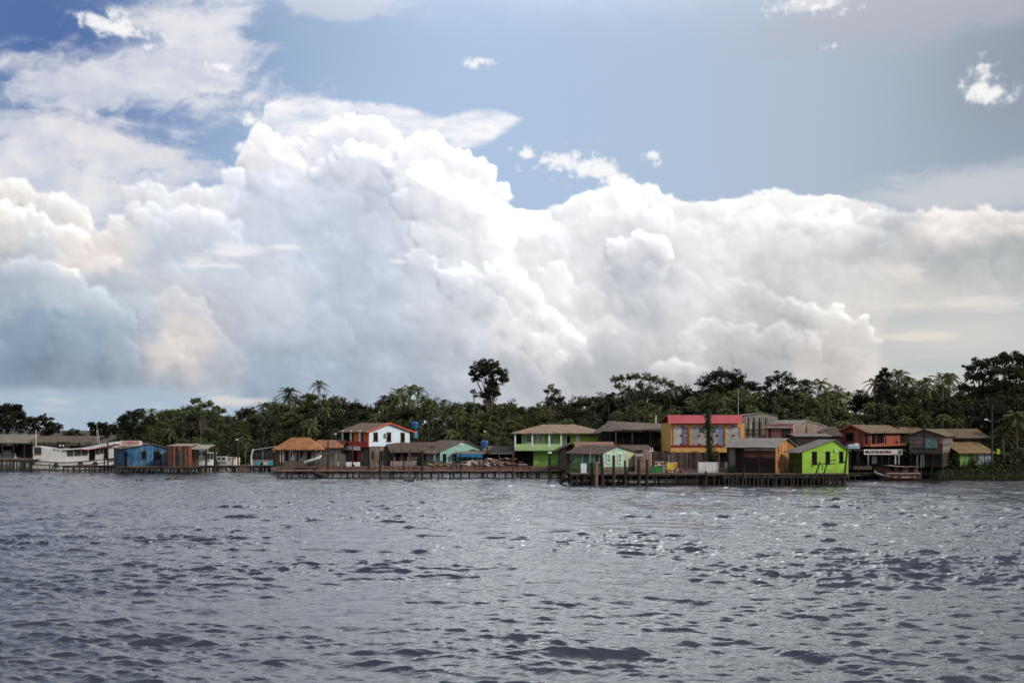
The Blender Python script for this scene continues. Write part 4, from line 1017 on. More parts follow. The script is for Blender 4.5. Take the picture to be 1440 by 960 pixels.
h.panel('R', 849, 656, 893, 664.6, mat('mossy_base', (.15, .13, .09), dirt=.8), 'stained_base', 0, .03)
h.panel('R', 879, 636, 893.3, 664, mat('yellowed_plaster', (.45, .46, .28), dirt=.6), 'patched_wall', 0, .025)
h = House('lean_to', 'dark gabled lean-to at the left end of the pale green cottage', 'shed', 788, 163, 659, 806, depth=7)
h.walls(mat('lean_to_planks', (.05, .04, .036), kind='planks'), h.hz(631), 'y', h.hz(623.2), peak=.9); h.roof(mat('lean_to_roof', (.10, .07, .06), kind='corrugated'), over=.8, gable=.6)
h = House('rear_roof_house', 'low reddish roofed plank house behind the pale green cottage', 'house', 812, 166, 650, 862, depth=8)
h.walls(BROWNW, h.hz(629), 'x', h.hz(621.6)); h.roof(mat('reddish_tin', (.30, .165, .115), kind='corrugated', pitch=.4, dirt=.6), over=.4)
h = House('rear_roof_house', 'narrow brown roofed house right of the pale green gable', 'house', 878, 163.5, 652, 912, depth=6)
h.walls(mat('dull_green_planks', (.12, .16, .12), kind='planks'), h.hz(632), 'x', h.hz(626.6)); h.roof(BROWNR, over=.4)
h_ = None
r = thing('leaning_board', 'white board leaning beside the cottage door', 'board', (wx(820.8, 147.3), 147.3, 1.66)); MB().slab([(-.42, -.15, .0), (.42, -.15, 0), (.42, .15, 1.36), (-.42, .15, 1.36)], .03).build('sheet', mat('pale_blue_board', (.62, .68, .74), dirt=.1), r)
r = thing('concrete_tower', 'tall pinkish brown block with rounded top between cottage and crates', 'tower', (wx(904, 151), 151, 1.62)); 
mb = MB(); mb.prism([(-1.2, 0), (1.15, 0), (1.15, 3.05), (.8, 3.35), (.2, 3.25), (-.0, 2.75), (-1.2, 2.6)], 'y', 0, 2.2); mb.build('block', mat('pink_brown_plaster', (.30, .20, .16), dirt=.5, var=.3), r); MB().box(-1.15, -.1, 2.35, .0, -.01, 2.75).build('lintel', mat('pale_concrete', (.45, .38, .32)), r)

# ---------------------------------------------------------------- dark barn, plank wall, yellow house
h = House('dark_barn', 'large dark open barn with grey brown roof left of the yellow house', 'barn', 847, 178, 655, 943, depth=12)
h.walls(mat('barn_planks', (.035, .028, .025), kind='planks', pitch=.25, var=.6), h.hz(607), inset=1.5); h.panel('R', 845, 606, 866, 640, VOID, 'open_end', 0, .06)
x0, z0 = h.at('R', 866, 594); 
mb = MB(); xa, _ = h.at('R', 862, 600); xr = h.w + .5; zt = h.hz(592.5) + .15; ze = h.hz(603.3); mb.slab([(xa + 1.9, -1.0, ze), (xr, -1.0, ze - .15), (xr, 5.5, zt - .55), (xa - .2, 5.5, zt)], .12); mb.slab([(-1.2, 1, ze - .7), (xa + 1.9, -1.0, ze - .02), (xa - .2, 5.5, zt - .01), (-1.2, 5.5, ze - .6)], .12)
mb.build('roof', mat('barn_roof', (0.200, 0.163, 0.130), kind='corrugated', pitch=.5, dirt=.45), h.root)
for px in (866, 889, 915, 932): h.post('R', px, 604, 655, mat('barn_post', (.10, .085, .07)), .22, off=.3)
h.panel('R', 866, 624, 943, 626, mat('barn_rail', (.09, .07, .06)), 'rail', 0, .1, off=.2)
MB().tube((h.w * .82, 3.0, zt - .4), (h.w * .82, 3.0, zt + 1.0), .10).build('vent_pipe', WHITE, h.root)
h = House('plank_wall', 'tall fence wall of dark brown upright planks behind the crates', 'fence', 914, 163, 659.2, 1012, depth=.12)
mb = MB(); x = 0
while x < h.w:
    wd = random.uniform(.16, .3); mb.box(x, random.uniform(-.02, .02), 0, x + wd - .02, .06, h.hz(635) + random.uniform(-.2, .15)); x += wd
mb.build('boards', mat('fence_brown_planks', (.11, .075, .06), kind='planks', pitch=.28, var=.55, dirt=.4), h.root); MB().box(0, .07, 1.8, h.w, .14, 1.95).build('rail', DARKW, h.root)

YEL = mat('yellow_paint', (.70, .39, .12), dirt=.12, var=.1); MAG = mat('magenta_red_paint', (.52, .115, .135), dirt=.1, var=.12); MAR = mat('maroon_paint', (.24, .035, .04), dirt=.1)
PEACH = mat('peach_trim', (.70, .42, .25), dirt=.1)
h = House('yellow_house', 'yellow upper storey with red roof band and four arched bays', 'house', 943.5, 166, 655, 1042.5, depth=11)
zf = h.hz(635.3); zt = h.hz(594.5); mb = MB(); mb.box(0, 0, zf, h.w, h.d, zt); mb.build('upper_wall', YEL, h.root)
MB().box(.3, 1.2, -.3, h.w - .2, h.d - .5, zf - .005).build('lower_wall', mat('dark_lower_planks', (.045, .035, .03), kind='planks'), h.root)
rf = MB(); za, zb = h.hz(583.2), h.hz(595); 
rf.prism([(-.75, zb), (-.62, zb), (.25, za - .10), (.25, za), (.12, za)], 'x', -.55, h.w + .05); rf.slab([(-.55, .2, za), (h.w + .05, .2, za), (h.w + .05, h.d, za - 1.0), (-.55, h.d, za - 1.0)], .1)
rf.build('roof', MAG, h.root)
MB().box(h.w * .47, -.15, za - .1, h.w * .47 + .9, .4, za + .16).build('roof_box', CREAM, h.root)
bd = MB(); bd.box(-.05, -.10, h.hz(628.6), h.w + .02, -.003, h.hz(625.6)); bd.build('maroon_band', MAR, h.root)
MB().box(-.05, -.18, zf - .05, h.w - 1.5, -.004, h.hz(629.6)).build('beam', YEL, h.root)
bays = [(947.8, 968.2, (.50, .50, .48), (.20, .15, .19)), (971.8, 995, (.33, .32, .30), (.42, .39, .36)), (998, 1018.4, (.40, .38, .36), (.22, .26, .36)), (1021.8, 1040.4, (.36, .36, .34), (.38, .36, .34))]
for i, (a, b, c1, c2) in enumerate(bays):
    xa, z0 = h.at('R', a, 625.4); xb, z1 = h.at('R', b, 597.6); xm = (xa + xb) / 2; br = MB(); n = 10
    z1 -= .1
    # arched surround: two jambs and a segmental head
    br.box(xa - .10, -.14, z0, xa, -.004, z1 - .35); br.box(xb, -.14, z0, xb + .10, -.004, z1 - .35)
    for k in range(n):
        t0 = -1 + 2 * k / n; t1 = -1 + 2 * (k + 1) / n; f = lambda t: z1 - .35 * t * t
        u0, u1 = xm + (xb - xa) / 2 * t0, xm + (xb - xa) / 2 * t1; br.prism([(u0, f(t0)), (u1, f(t1)), (u1, z1 + .12), (u0, z1 + .12)], 'y', -.14, -.004)
    w_ = br.build('bay_window', PEACH, h.root)
    MB().box(xa, -.05, z0, xm - .02, -.01, z1).build('pane', mat('bay_pane_a%d' % i, c1, dirt=.2, var=.25, rough=.4), w_)
    MB().box(xm + .02, -.048, z0, xb, -.01, z1).build('pane', mat('bay_pane_b%d' % i, c2, dirt=.2, var=.25, rough=.4), w_)
    MB().box(xm - .03, -.08, z0, xm + .03, -.055, z1).box(xa, -.075, (z0 + z1) / 2 - .04, xb, -.056, (z0 + z1) / 2 + .02).build('glazing_bar', mat('pinkish_white', (.66, .58, .58), dirt=.05), w_)
    dm = MB()
    for zc, s_ in ((z0 + .1, .26), ((z0 + z1) / 2, .26), (z1 - .06, .22)): dm.prism([(xm - s_, zc), (xm, zc - s_ * .9), (xm + s_, zc), (xm, zc + s_ * .9)], 'y', -.13, -.085)
    dm.build('diamond', MAR, w_)
for px in (969.8, 996.6, 1020): h.post('R', px, 596, 625.6, mat('amber_paint', (.70, .30, .02)), .2, off=.1, name='pilaster')
MB().box(h.w, 0, zf, h.w + .5, .8, zt).build('end_pillar', YEL, h.root)

# vine-clad palm stump in front of it
GLEAF = foliage('vine_leaves', (.018, .040, .012), (.05, .085, .022))
def leaf_cloud(mb, c, rad, n, size, rs, squash=1.0, shell=.55):
    for _ in range(n):
        d = Vector((rs.gauss(0, 1), rs.gauss(0, 1), rs.gauss(0, 1))).normalized() * (shell + (1 - shell) * rs.random()) * rad
        p = Vector(c) + Vector((d.x, d.y, d.z * squash)); s = size * rs.uniform(.6, 1.4)
        a = Vector((rs.gauss(0, 1), rs.gauss(0, 1), rs.gauss(0, .6))).normalized() * s; b = a.cross(Vector((rs.gauss(0, 1), rs.gauss(0, 1), rs.gauss(0, 1)))).normalized() * s * .7
        mb.add([p - a, p + b * .6, p + a, p - b * .6], [(0, 1, 2, 3)])
rs = random.Random(3); D = 155; r = thing('vine_covered_trunk', 'tall vine covered tree stump in front of the yellow house', 'tree', (wx(997, D), D, 1.4)); k = D / 1400
MB().path([(0.3, 0, 0), (.15, 0, 3.5), (-.1, 0, 6.0), (-.05, 0, wz(577, D) - 1.4)], [.34, .3, .26, .3], 8).build('trunk', mat('vine_bark', (.05, .045, .03)), r)
mb = MB()
for (px, py, rr, n) in ((995.5, 580, 6.4, 260), (995.5, 587, 5.8, 220), (995.5, 594, 5.2, 180), (996, 600, 5.8, 200), (993, 604, 7.5, 200), (986.5, 605, 4.5, 120), (1002, 604, 4.8, 130), (997, 612, 6.2, 220), (998, 621, 6.8, 240), (999, 631, 7.8, 260), (1002, 642, 9.5, 320), (994, 642, 6.5, 160), (1003, 652, 8.5, 160)):
    leaf_cloud(mb, (wx(px, D) - wx(997, D), 0, wz(py, D) - 1.4), rr * k, n, .13, rs)
mb.build('foliage', GLEAF, r)

# ---------------------------------------------------------------- grey gabled building, pink house, roofs behind
h = House('grey_building', 'tall grey gabled building with dark posts right of the yellow house', 'building', 1044, 172, 650, 1094, depth=10)
h.walls(mat('grey_render', (.27, .245, .215), dirt=.4, var=.2), h.hz(584.5), 'y', h.hz(580), peak=.62); h.roof(mat('thin_grey_roof', (.28, .25, .22), kind='corrugated'), over=.2, gable=.15, t=.06)
for px in (1052.5, 1060, 1068, 1077): h.post('R', px, 587, 612, DARKW, .2, off=.5)
h.panel('R', 1046, 603.4, 1078, 605, DARKW, 'rail', 0, .08, off=.5); h.panel('R', 1049, 592, 1057, 603, mat('white_netting', (.48, .47, .47), dirt=.3), 'netting', 0, .04)
h = House('pink_house', 'pink plastered two storey house with pale lean roof', 'house', 1117.5, 163, 650, 1162, left=1078, theta=42)
PINK = mat('pink_plaster', (.50, .24, .20), dirt=.25, var=.15)
h.walls(mat('taupe_render', (.25, .20, .165), dirt=.35), h.hz(599), 'y', h.hz(590.5), peak=.35); h.roof(mat('pale_sheet_roof', (0.340, 0.296, 0.266), kind='corrugated', pitch=.5, dirt=.25), over=1.0, gable=.15, t=.12, right_over=.3, trim=None)
pf_ = MB(); h.fb(pf_, 'L', .0, h.d, h.hz(618), h.hz(595.5), 0, .06); pf_.build('pink_wall', PINK, h.root)
for px in (1079.4, 1115): h.post('L', px, 597, 617, mat('pink_pilaster', (.56, .26, .22)), .45, off=.12, name='pilaster')
h.window('L', 1099.8, 604.2, 1111.4, 617, DARKW, PANE, bars=False, off=.06); h.panel('L', 1082, 600, 1084.5, 616, DB, 'shutter', 0, .05, off=.06)
h.panel('L', 1083, 598.4, 1113, 600.6, DB, 'lintel', 0, .05, off=.06); h.post('R', 1133.8, 599, 612, DARKW, .15, off=.03)
for lab, a, b, D, y0, yr, ye, m in (('low dark brown roofed house between the pink and red houses', 1138, 1180, 170, 655, 600.2, 607.5, DARKR), ('pale flat roofed lean-to above the lime green house', 1120, 1166, 158, 655, 610, 613, FIBRO), ('dark barn-like house left of the red gable', 1160, 1182, 166, 655, 603, 612, DARKR)):
    h = House('rear_house', lab, 'house', a, D, y0, b, depth=6); h.walls(mat('rear_house_wall', (.06, .045, .04), kind='planks'), h.hz(ye), 'x', h.hz(yr)); h.roof(m, over=.3)

# ---------------------------------------------------------------- plank shed and lime green house
PLK = mat('orange_planks', (.46, .215, .085), kind='planks', pitch=.34, var=.5, dirt=.3)
h = House('plank_shed', 'open shed with grey roof and a side wall of orange planks', 'shed', 1090.5, 145.2, 667.5, 1117.5, left=1022, theta=62)
hh = h.hz(628.2); h.h = hh; h.hr = h.hz(616.8); h.ridge = 'y'; h.peak = .5
gw = MB(); x = 0
while x < h.w - .02:      # individual boards with ragged feet and tops under the slope
    wd = min(random.uniform(.28, .42), h.w - x); f = lambda u: hh + (h.hr - hh) * (1 - abs(u - h.w / 2) / (h.w / 2)); 
    gw.prism([(x, random.uniform(-.45, -.1)), (x + wd - .025, random.uniform(-.45, -.1)), (x + wd - .025, f(x + wd) - .02), (x, f(x) - .02)], 'y', random.uniform(-.03, 0), .04); x += wd
gw.build('plank_wall', PLK, h.root)
MB().box(.05, .06, 0, h.w, h.d, hh - .1).build('inner_wall', mat('shed_dark_interior', (.025, .018, .015), kind='planks'), h.root)
h.roof(FIBRO, over=.7, gable=.35, t=.08)
h.panel('L', 1047, 633.5, 1089, 643, mat('reddish_boards', (.16, .065, .045), kind='boards', pitch=.2), 'board_band', 0, .07); h.panel('L', 1048, 630.5, 1089, 633.2, mat('pale_plank', (.22, .17, .14)), 'shelf', 0, .5)
h.panel('L', 1047, 643, 1089, 667, mat('dark_boards', (.035, .022, .018), kind='boards', pitch=.25), 'lower_boards', 0, .05)
h.panel('L', 1023.5, 630, 1034, 655, mat('grey_curtain', (.22, .19, .18), dirt=.4), 'curtain', 0, .06)
for px in (1024, 1046, 1068): h.post('L', px, 628, 667, DARKW, .16, off=.3)
LIME = mat('lime_paint', (.25, .45, .06), dirt=.22, var=.18)
h = House('lime_house', 'lime green gabled house on piles at the end of the pier', 'house', 1128.3, 145.5, 667.5, 1193, left=1110, theta=22)
h.walls(LIME, h.hz(634), 'y', h.hz(618.6), peak=.68)
sw = MB(); h.fb(sw, 'L', .03, h.d, .05, h.hz(634) - .1, 0, .04); sw.build('side_wall', mat('shaded_lime_paint', (.07, .13, .03), kind='boards', dirt=.4), h.root)  # shade of the left side put into a darker lime colour
h.roof(FIBRO, over=1.0, gable=.3, right_over=.25, t=.08)
for q in ((1142, 635, 1148.6, 652.6), (1161, 635, 1167, 652), (1180.3, 635, 1185.6, 650)): h.window('R', *q, frame=mat('black_frame', (.012, .012, .012), dirt=0, spec=.05), pane=VOID, bars=False, t=.06)
lp = MB(); a, z = h.at('R', 1174, 633.5); lp.tube((a, -.25, z), (a, -.05, z), .14, .10, 10); lamp = lp.build('lamp', WHITE, h.root)
for k in range(14): 
    x = h.w * (k + .5) / 14; MB().tube((x, .3, -2.8), (x + random.uniform(-.2, .2), .3, -.05), .11).build('stilt', DARKP, h.root)
mb = MB(); mb.box(-.3, -.15, -.42, h.w + .2, .1, -.02); mb.build('sill_beam', DARKW, h.root)
# poles and branches leaning against it
def stick(label, pts, D, r0=.10, name='leaning_pole', m=None, cat='pole', extra=()):
    P = [(wx(x, D + dy), D + dy, wz(y, D + dy)) for x, y, dy in pts]; b = P[0]
    r = thing(name, label, cat, b); q = [Vector(p) - Vector(b) for p in P]
    MB().path(q, [r0 * (1 - .4 * i / len(q)) for i in range(len(q))], 7).build('shaft', m or DARKP, r)
    for e in extra:
        E_ = [Vector((wx(x, D + dy), D + dy, wz(y, D + dy))) - Vector(b) for x, y, dy in e]; MB().path(E_, [r0 * .55] * len(E_), 5).build('branch', m or DARKP, r)
    return r
stick('leftmost pole leaning on the lime green wall', [(1145, 673, 0), (1149, 661, .1), (1153.6, 648.5, .2)], 143.2, .13)
stick('second pole leaning on the lime green wall, with a forked branch', [(1156.5, 672, 0), (1160, 661, .1), (1163.5, 651, .2)], 143.2, .11, extra=[[(1144, 653, .1), (1152, 652.6, 0), (1163, 651, .1), (1170, 652.4, .1), (1174.5, 651, .2)], [(1163, 650.5, .1), (1168, 647, .1), (1176, 646.4, .2)], [(1156.5, 653, .1), (1156.8, 661, .1)], [(1142, 658, .1), (1142.5, 649, .1)]])
stick('tallest leaning pole at the right corner of the lime green house', [(1186.5, 680, 0), (1188.5, 660, .1), (1191, 635.5, .2)], 143.0, .16, extra=[[(1180, 649.6, .1), (1186, 649, .1), (1189.5, 650, .1)]])

# ---------------------------------------------------------------- red house, shop banner, grey gable, green shed
REDW = mat('faded_red_planks', (.30, .085, .065), kind='planks', pitch=.22, var=.3, dirt=.35)
h = House('red_house', 'faded red plank house with upstairs gallery and brown roof', 'house', 1216, 166, 655, 1266, left=1180, theta=-38, near='right')
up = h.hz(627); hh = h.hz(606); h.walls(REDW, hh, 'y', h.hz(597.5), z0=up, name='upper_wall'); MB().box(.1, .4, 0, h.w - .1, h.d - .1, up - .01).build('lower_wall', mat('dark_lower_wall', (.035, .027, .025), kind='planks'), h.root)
h.roof(OCHRER, over=.7, gable=.6, trim=mat('red_trim', (.38, .09, .065), dirt=.1))
h.window('R', 1190, 608.5, 1200.5, 619.5, DARKW, VOID, bars=False); h.door('E', 1216.6, 608, 1220, 625, VOID); h.door('E', 1226, 608, 1231, 624, VOID); h.door('E', 1233, 608, 1243, 623, VOID)
mb = MB(); h.fb(mb, 'E', -.6, h.d, up - .12, up, 0, 1.1); h.fb(mb, 'R', 0, h.w + 1.1, up - .121, up, 0, .6); mb.build('gallery_floor', mat('red_brown_beam', (.22, .07, .055)), h.root)
mb = MB(); h.fb(mb, 'E', -.6, h.d, up, up + .28, 1.0, 1.08); mb.build('gallery_rail', mat('orange_red_rail', (.32, .095, .06)), h.root)
for px in (1222, 1233, 1245): h.post('E', px, 607, 626, DARKW, .16, off=1.0)
r = thing('roof_clutter', 'stack of pale blue and white sheets on the ledge beside the lime house', 'sheets', (wx(1201, 160), 160, wz(630.6, 160)))
MB().box(-.95, 0, 0, .95, 1.5, .45).build('blue_sheets', mat('pale_blue_sheet', (.36, .52, .64), dirt=.1), r); MB().box(-.8, .1, .45, -.1, 1, .68).box(.2, .1, .45, .85, 1, .85).box(-.1, 0.2, .45, .15, 1, .55).build('white_sheets', WHITE, r)
MB().box(-.9, .1, -3.9, -.78, .2, -.01).box(.78, .1, -3.9, .9, .2, -.01).build('legs', DARKW, r)
h = House('river_shop', 'dark open fronted shop under the white banner', 'shop', 1194, 162, 660, 1272, depth=5)
h.walls(mat('shop_dark_wall', (.022, .02, .02), kind='planks'), h.hz(633), inset=2.2); MB().box(-.2, -.3, h.hz(634) , h.w + .2, h.d, h.hz(633) + .1).build('roof', mat('black_red_roof', (.08, .04, .04), kind='corrugated'), h.root)
h.door('R', 1226, 641, 1233, 651.6, mat('white_door', (.55, .58, .62), dirt=.2), off=-2.2); 
h.post('R', 1220.8, 639, 656, mat('grey_white_post', (.45, .45, .43)), .16); h.post('R', 1264, 639, 653, mat('grey_white_post', (.4, .4, .4)), .14); h.post('R', 1259, 640, 652, mat('grey_white_post', (.4, .4, .4)), .22)
for px in (1196, 1205, 1240, 1250): h.post('R', px, 636, 660, DARKW, .15)
h.panel('R', 1200, 655, 1226, 660, mat('counter_boards', (.12, .08, .07), kind='boards'), 'counter', 0, .1, off=.6)
D = 160.5; r = thing('shop_banner', 'long white banner with dark red lettering over the dark shop front', 'sign', (wx(1242, D), D, wz(639, D))); Wb = 27.0 * D / 1400; Hb = 7.4 * D / 1400
MB().box(-Wb, 0, 0, Wb, .08, Hb).build('board', mat('banner_white', (.72, .70, .68), dirt=.12, var=.1), r)
MB().box(Wb * .49, -.02, .06, Wb * .74, -.004, Hb - .06).build('picture', mat('banner_grey', (.55, .56, .52), dirt=.4), r)
MB().box(Wb * .77, -.02, .08, Wb * .97, -.004, Hb - .08).build('picture', mat('banner_dark', (.12, .11, .11), dirt=.3), r)
BR = mat('banner_red', (.20, .03, .04), dirt=0, var=.1); lettering('MIS.ARTS', .62, 2.0, mat('banner_black_red', (.09, .02, .02), dirt=0), r, (-Wb * .62, -.02, Hb * .5)); lettering('& MATERIAL', .66, 2.35, BR, r, (Wb * .07, -.02, Hb * .5))
h = House('grey_gabled_house', 'weathered grey two storey gabled house with ochre brown roof', 'house', 1326, 160, 657, 1352, left=1279, theta=-30, near='right')
up = h.hz(637); hh = h.hz(612); GW = mat('pinkish_grey_boards', (.17, .14, .13), kind='boards', pitch=.22, var=.35, dirt=.5)
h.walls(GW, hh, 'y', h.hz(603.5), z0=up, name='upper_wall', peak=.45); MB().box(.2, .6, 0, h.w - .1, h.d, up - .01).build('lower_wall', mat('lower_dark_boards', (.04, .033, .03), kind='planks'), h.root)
h.d0 = h.d; 
mb = MB(); sl = (h.hr - hh) / (h.w * .45); mb.slab([(-.6, -.5, hh - .1), (h.w * .45, -.5, h.hr + .08), (h.w * .45, h.d + 4, h.hr + .08), (-.6, h.d + 4, hh - .1)], .1)
mb.slab([(h.w * .45 + .003, -.5, h.hr + .08), (h.w + .5, -.5, hh - .1), (h.w + .5, h.d + 4, hh - .1), (h.w * .45 + .003, h.d + 4, h.hr + .08)], .1); mb.build('roof', OCHRER, h.root)
h.panel('R', 1287, 616.5, 1298, 628.5, mat('dusty_pink_shutter', (.27, .15, .15), kind='boards'), 'shutter', 0, .06); h.panel('R', 1300.5, 617.5, 1318, 631, mat('faded_teal_poster', (.22, .36, .31), dirt=.7, var=.4), 'painted_panel', 0, .06)
h.panel('R', 1319, 617, 1325, 634, mat('dark_red_panel', (.20, .055, .06)), 'painted_panel', 0, .06); h.panel('R', 1321, 618, 1324.5, 623, mat('pink_cloth', (.42, .18, .20)), 'cloth', 0.06, .1)
h.panel('R', 1299.2, 605, 1300.2, 655, DARKW, 'corner_post', 0, .14); h.panel('R', 1279, 637, 1326, 638.6, DARKW, 'floor_beam', 0, .5); h.panel('R', 1281, 629.5, 1318, 630.6, DARKW, 'rail', 0, .3)
for px in (1281, 1290, 1295.5, 1298.6, 1313, 1324): h.post('R', px, 638, 657, mat('pale_stilt', (.38, .35, .32)) if 1289 < px < 1299 else DARKW, .2, off=.2)
h.stilts(nx=4)
h = House('rear_house', 'second ochre roof stepping down behind the grey gabled house', 'house', 1338, 172, 655, 1388, depth=9); h.walls(DARKW, h.hz(614.5), 'x', h.hz(603)); h.roof(mat('ochre_roof_dull', (0.185, 0.133, 0.081), kind='corrugated', pitch=.5), over=.5)
h = House('rear_house', 'brown roof behind and left of the grey gable', 'house', 1262, 182, 655, 1302, depth=9); h.walls(DARKW, h.hz(608), 'x', h.hz(600.5)); h.roof(OCHRER, over=.4)
h = House('green_shed', 'small shed with ochre ribbed roof, green and grey walls, on the grass bank', 'shed', 1349.5, 166, 657, 1397, depth=6)
h.walls(mat('patchy_green_boards', (.20, .38, .10), kind='planks', pitch=.35, var=.5, dirt=.6), h.hz(636.5)); h.roof(mat('ochre_ribbed_roof', (0.266, 0.185, 0.089), kind='corrugated', pitch=.7, dirt=.3), ridge='shed', h=h.hz(636), hr=h.hz(621.5), over=.4, gable=.3, t=.1)
h.panel('R', 1374.5, 637.6, 1393.5, 653, mat('grey_blue_door', (.27, .31, .34), dirt=.25), 'sliding_door', 0, .06); h.panel('R', 1383.6, 637.6, 1384.4, 653, VOID, 'door_gap', .06, .07); h.panel('R', 1366, 640, 1371, 652, BROWNW, 'patch_board', 0, .06)
r = thing('painted_board', 'small lime coloured board right of the ochre roofed shed', 'board', (wx(1404, 168), 168, wz(655, 168))); MB().box(-.26, 0, 2.0, .26, .06, 2.9).build('sheet', mat('lime_board', (.30, .46, .05)), r); MB().box(-.05, .07, 0, .05, .15, 2.9).build('post', DARKW, r)
# ---------------------------------------------------------------- boats
HULLW = mat('boat_white', (.66, .65, .61), dirt=.35, var=.12); HULLG = mat('boat_grey', (.36, .37, .37), dirt=.3)
def hull(mb, L, B, z_keel, sheer, bow='right', n=14, tumble=.75, x0=0.0, stern=.85):
    """sheer(t) gunwale height at t in 0..1, bow at t = 1"""
    rings = []
    for i in range(n + 1):
        t = i / n; b = B / 2 * (stern + (1 - stern) * math.sin(min(t * 2.2, 1) * math.pi / 2)) * (1 - max(0, (t - .55) / .45) ** 2.2 * .96)
        zk = z_keel + max(0, (t - .75) / .25) ** 2 * (sheer(t) - z_keel) * .75; zg = sheer(t); zm = zk + (zg - zk) * .35
        x = x0 + L * (t if bow == 'right' else 1 - t)
        rings.append([(x, -b, zg), (x, -b * .94, zm), (x, -b * tumble * .6, zk), (x, b * tumble * .6, zk), (x, b * .94, zm), (x, b, zg)])
    vs = [p for r in rings for p in r]; fs = []
    for i in range(n):
        for k in range(5): a = i * 6 + k; fs.append((a, a + 1, a + 7, a + 6))
        fs.append((i * 6 + 5, i * 6, i * 6 + 6, i * 6 + 11))
    fs.append((0, 1, 2, 3, 4, 5)); fs.append(tuple(n * 6 + k for k in (5, 4, 3, 2, 1, 0)))
    return mb.add(vs, fs)

D = 197.0; K = D / 1400
r = thing('riverboat', 'large white wooden riverboat with long cabin and red trimmed roof', 'boat', (wx(44.5, D), D, 0))
X = lambda px: (px - 44.5) * K
Z = lambda py: wz(py, D)
L = X(166); sheer = lambda t: np.interp(44.5 + t * 121, [44, 90, 125, 150, 166], [Z(647), Z(649.5), Z(647.5), Z(644), Z(640.5)])
hull(MB(), L, 4.2, -.6, sheer, n=20).build('hull', HULLW, r, loc=(0, 2.1, 0))
# the red and dark boot line, rubbing strakes
for nm, dz, m, th in (('rubbing_strake', -.06, mat('brown_strake', (.18, .12, .10)), .12), ('rubbing_strake', -.75, mat('brown_strake', (.18, .12, .10)), .10)):
    b = MB(); n = 20
    pts = []
    for i in range(n + 1):
        t = i / n; bb = 2.1 * (.85 + .15 * math.sin(min(t * 2.2, 1) * math.pi / 2)) * (1 - max(0, (t - .55) / .45) ** 2.2 * .96)
        pts.append((L * t, 2.1 - bb - .04 + (-.0 if dz > -.3 else .04), sheer(t) + dz))
    for i in range(n): b.bar(pts[i], pts[i + 1], .08, th)
    b.build(nm, m, r)
b = MB(); b.box(.1, .25, -.3, X(136), .38, .32); b.build('boot_line', mat('boot_brown', (.17, .10, .075), dirt=.4), r)
# solid aft house and long cabin following the sheer
b = MB(); b.prism([(.1, Z(650)), (X(91.5), Z(650)), (X(91.5), Z(631.4)), (X(60), Z(629)), (.1, Z(627.2))], 'y', .35, 3.9); b.build('aft_house', HULLW, r)
b = MB(); b.box(X(47.2), .27, Z(638.2), X(57), .349, Z(629.4)); b.build('aft_window', PANE, r); b = MB(); b.box(X(46.8), .22, Z(628.2), X(57.4), .30, Z(627.6)).box(X(46.8), .22, Z(639.3), X(57.4), .32, Z(638.3)); b.build('window_trim', mat('orange_brown_trim', (.42, .16, .08)), r)
for px, py in ((75.2, 632.3), (80.6, 633), (89, 633.2)): MB().box(X(px - 1.4), .30, Z(py + .9), X(px + 1.4), .348, Z(py - .9)).build('vent', DB, r)
b = MB(); b.prism([(X(91.5), Z(650)), (X(161), Z(643.5)), (X(161), Z(627)), (X(150), Z(627)), (X(120), Z(631)), (X(91.5), Z(632))], 'y', .55, 3.7); b.build('cabin', HULLW, r)
for a, c, y0, y1 in ((93.2, 101.4, 632.6, 640.6), (103.2, 112.2, 632.3, 640.2), (113.8, 122, 631.8, 639.6), (133.4, 138.5, 631, 638), (139.5, 144.5, 630.5, 637)):
    w_ = MB().box(X(a) - .05, .45, Z(y1) - .06, X(c) + .05, .548, Z(y0) + .04).build('window', HULLG, r); MB().box(X(a), .43, Z(y1), X(c), .449, Z(y0)).build('pane', mat('cabin_pane', (.055, .045, .045), dirt=0, rough=.3), w_)
MB().box(X(124), .47, Z(647), X(132.2), .549, Z(630.8)).build('door', VOID, r); MB().box(X(145), .47, Z(645), X(149.5), .549, Z(630)).build('door', VOID, r)
b = MB(); P_ = [(89, 630.8), (100, 630.4), (112, 629.6), (125, 627.6), (138, 625), (150, 622.6), (158, 621), (162.5, 620.6)]
top = [(X(a), Z(c)) for a, c in P_]; low = [(X(a), Z(c + (1.6 if a < 120 else 4.4 if a < 160 else 3.0))) for a, c in P_]
for i in range(len(P_) - 1): b.prism([low[i], low[i + 1], top[i + 1], top[i]], 'y', .0, 4.3)
b.build('cabin_roof', mat('roof_white', (.76, .76, .76), dirt=.1), r)
b = MB()
for i in range(2, len(P_) - 1): b.bar((low[i][0], -.02, low[i][1] - .05), (low[i + 1][0], -.02, low[i + 1][1] - .05), .06, .16)
b.build('red_trim', mat('boat_red', (.42, .06, .05), dirt=.1), r)
MB().tube((X(49), .5, Z(636)), (X(49), .5, Z(604)), .07, .05, 8).build('mast', WHITE, r)
b = MB(); b.path([(X(134.8), 2, Z(625)), (X(131), 2, Z(602)), (X(127), 2, Z(587))], [.06, .045, .03], 6)
b.path([(X(131.8), 2, Z(625)), (X(130), 2, Z(604))], [.05, .04], 5)
for k in range(6): b.tube((X(132 - k * .35), 2, Z(623 - k * 3.2)), (X(134.5 - k * .7), 2, Z(622 - k * 3.2)), .035, None, 4)
b.build('lattice_mast', mat('mast_grey', (.5, .5, .5)), r)
MB().tube((X(127.2), 2, Z(588)), (X(92), 2, Z(604)), .012, None, 4).build('stay_wire', DARKW, r)
MB().box(X(77), .9, Z(630), X(90.5), 2.4, Z(621)).build('roof_box', DARKW, r); 
b = MB(); 
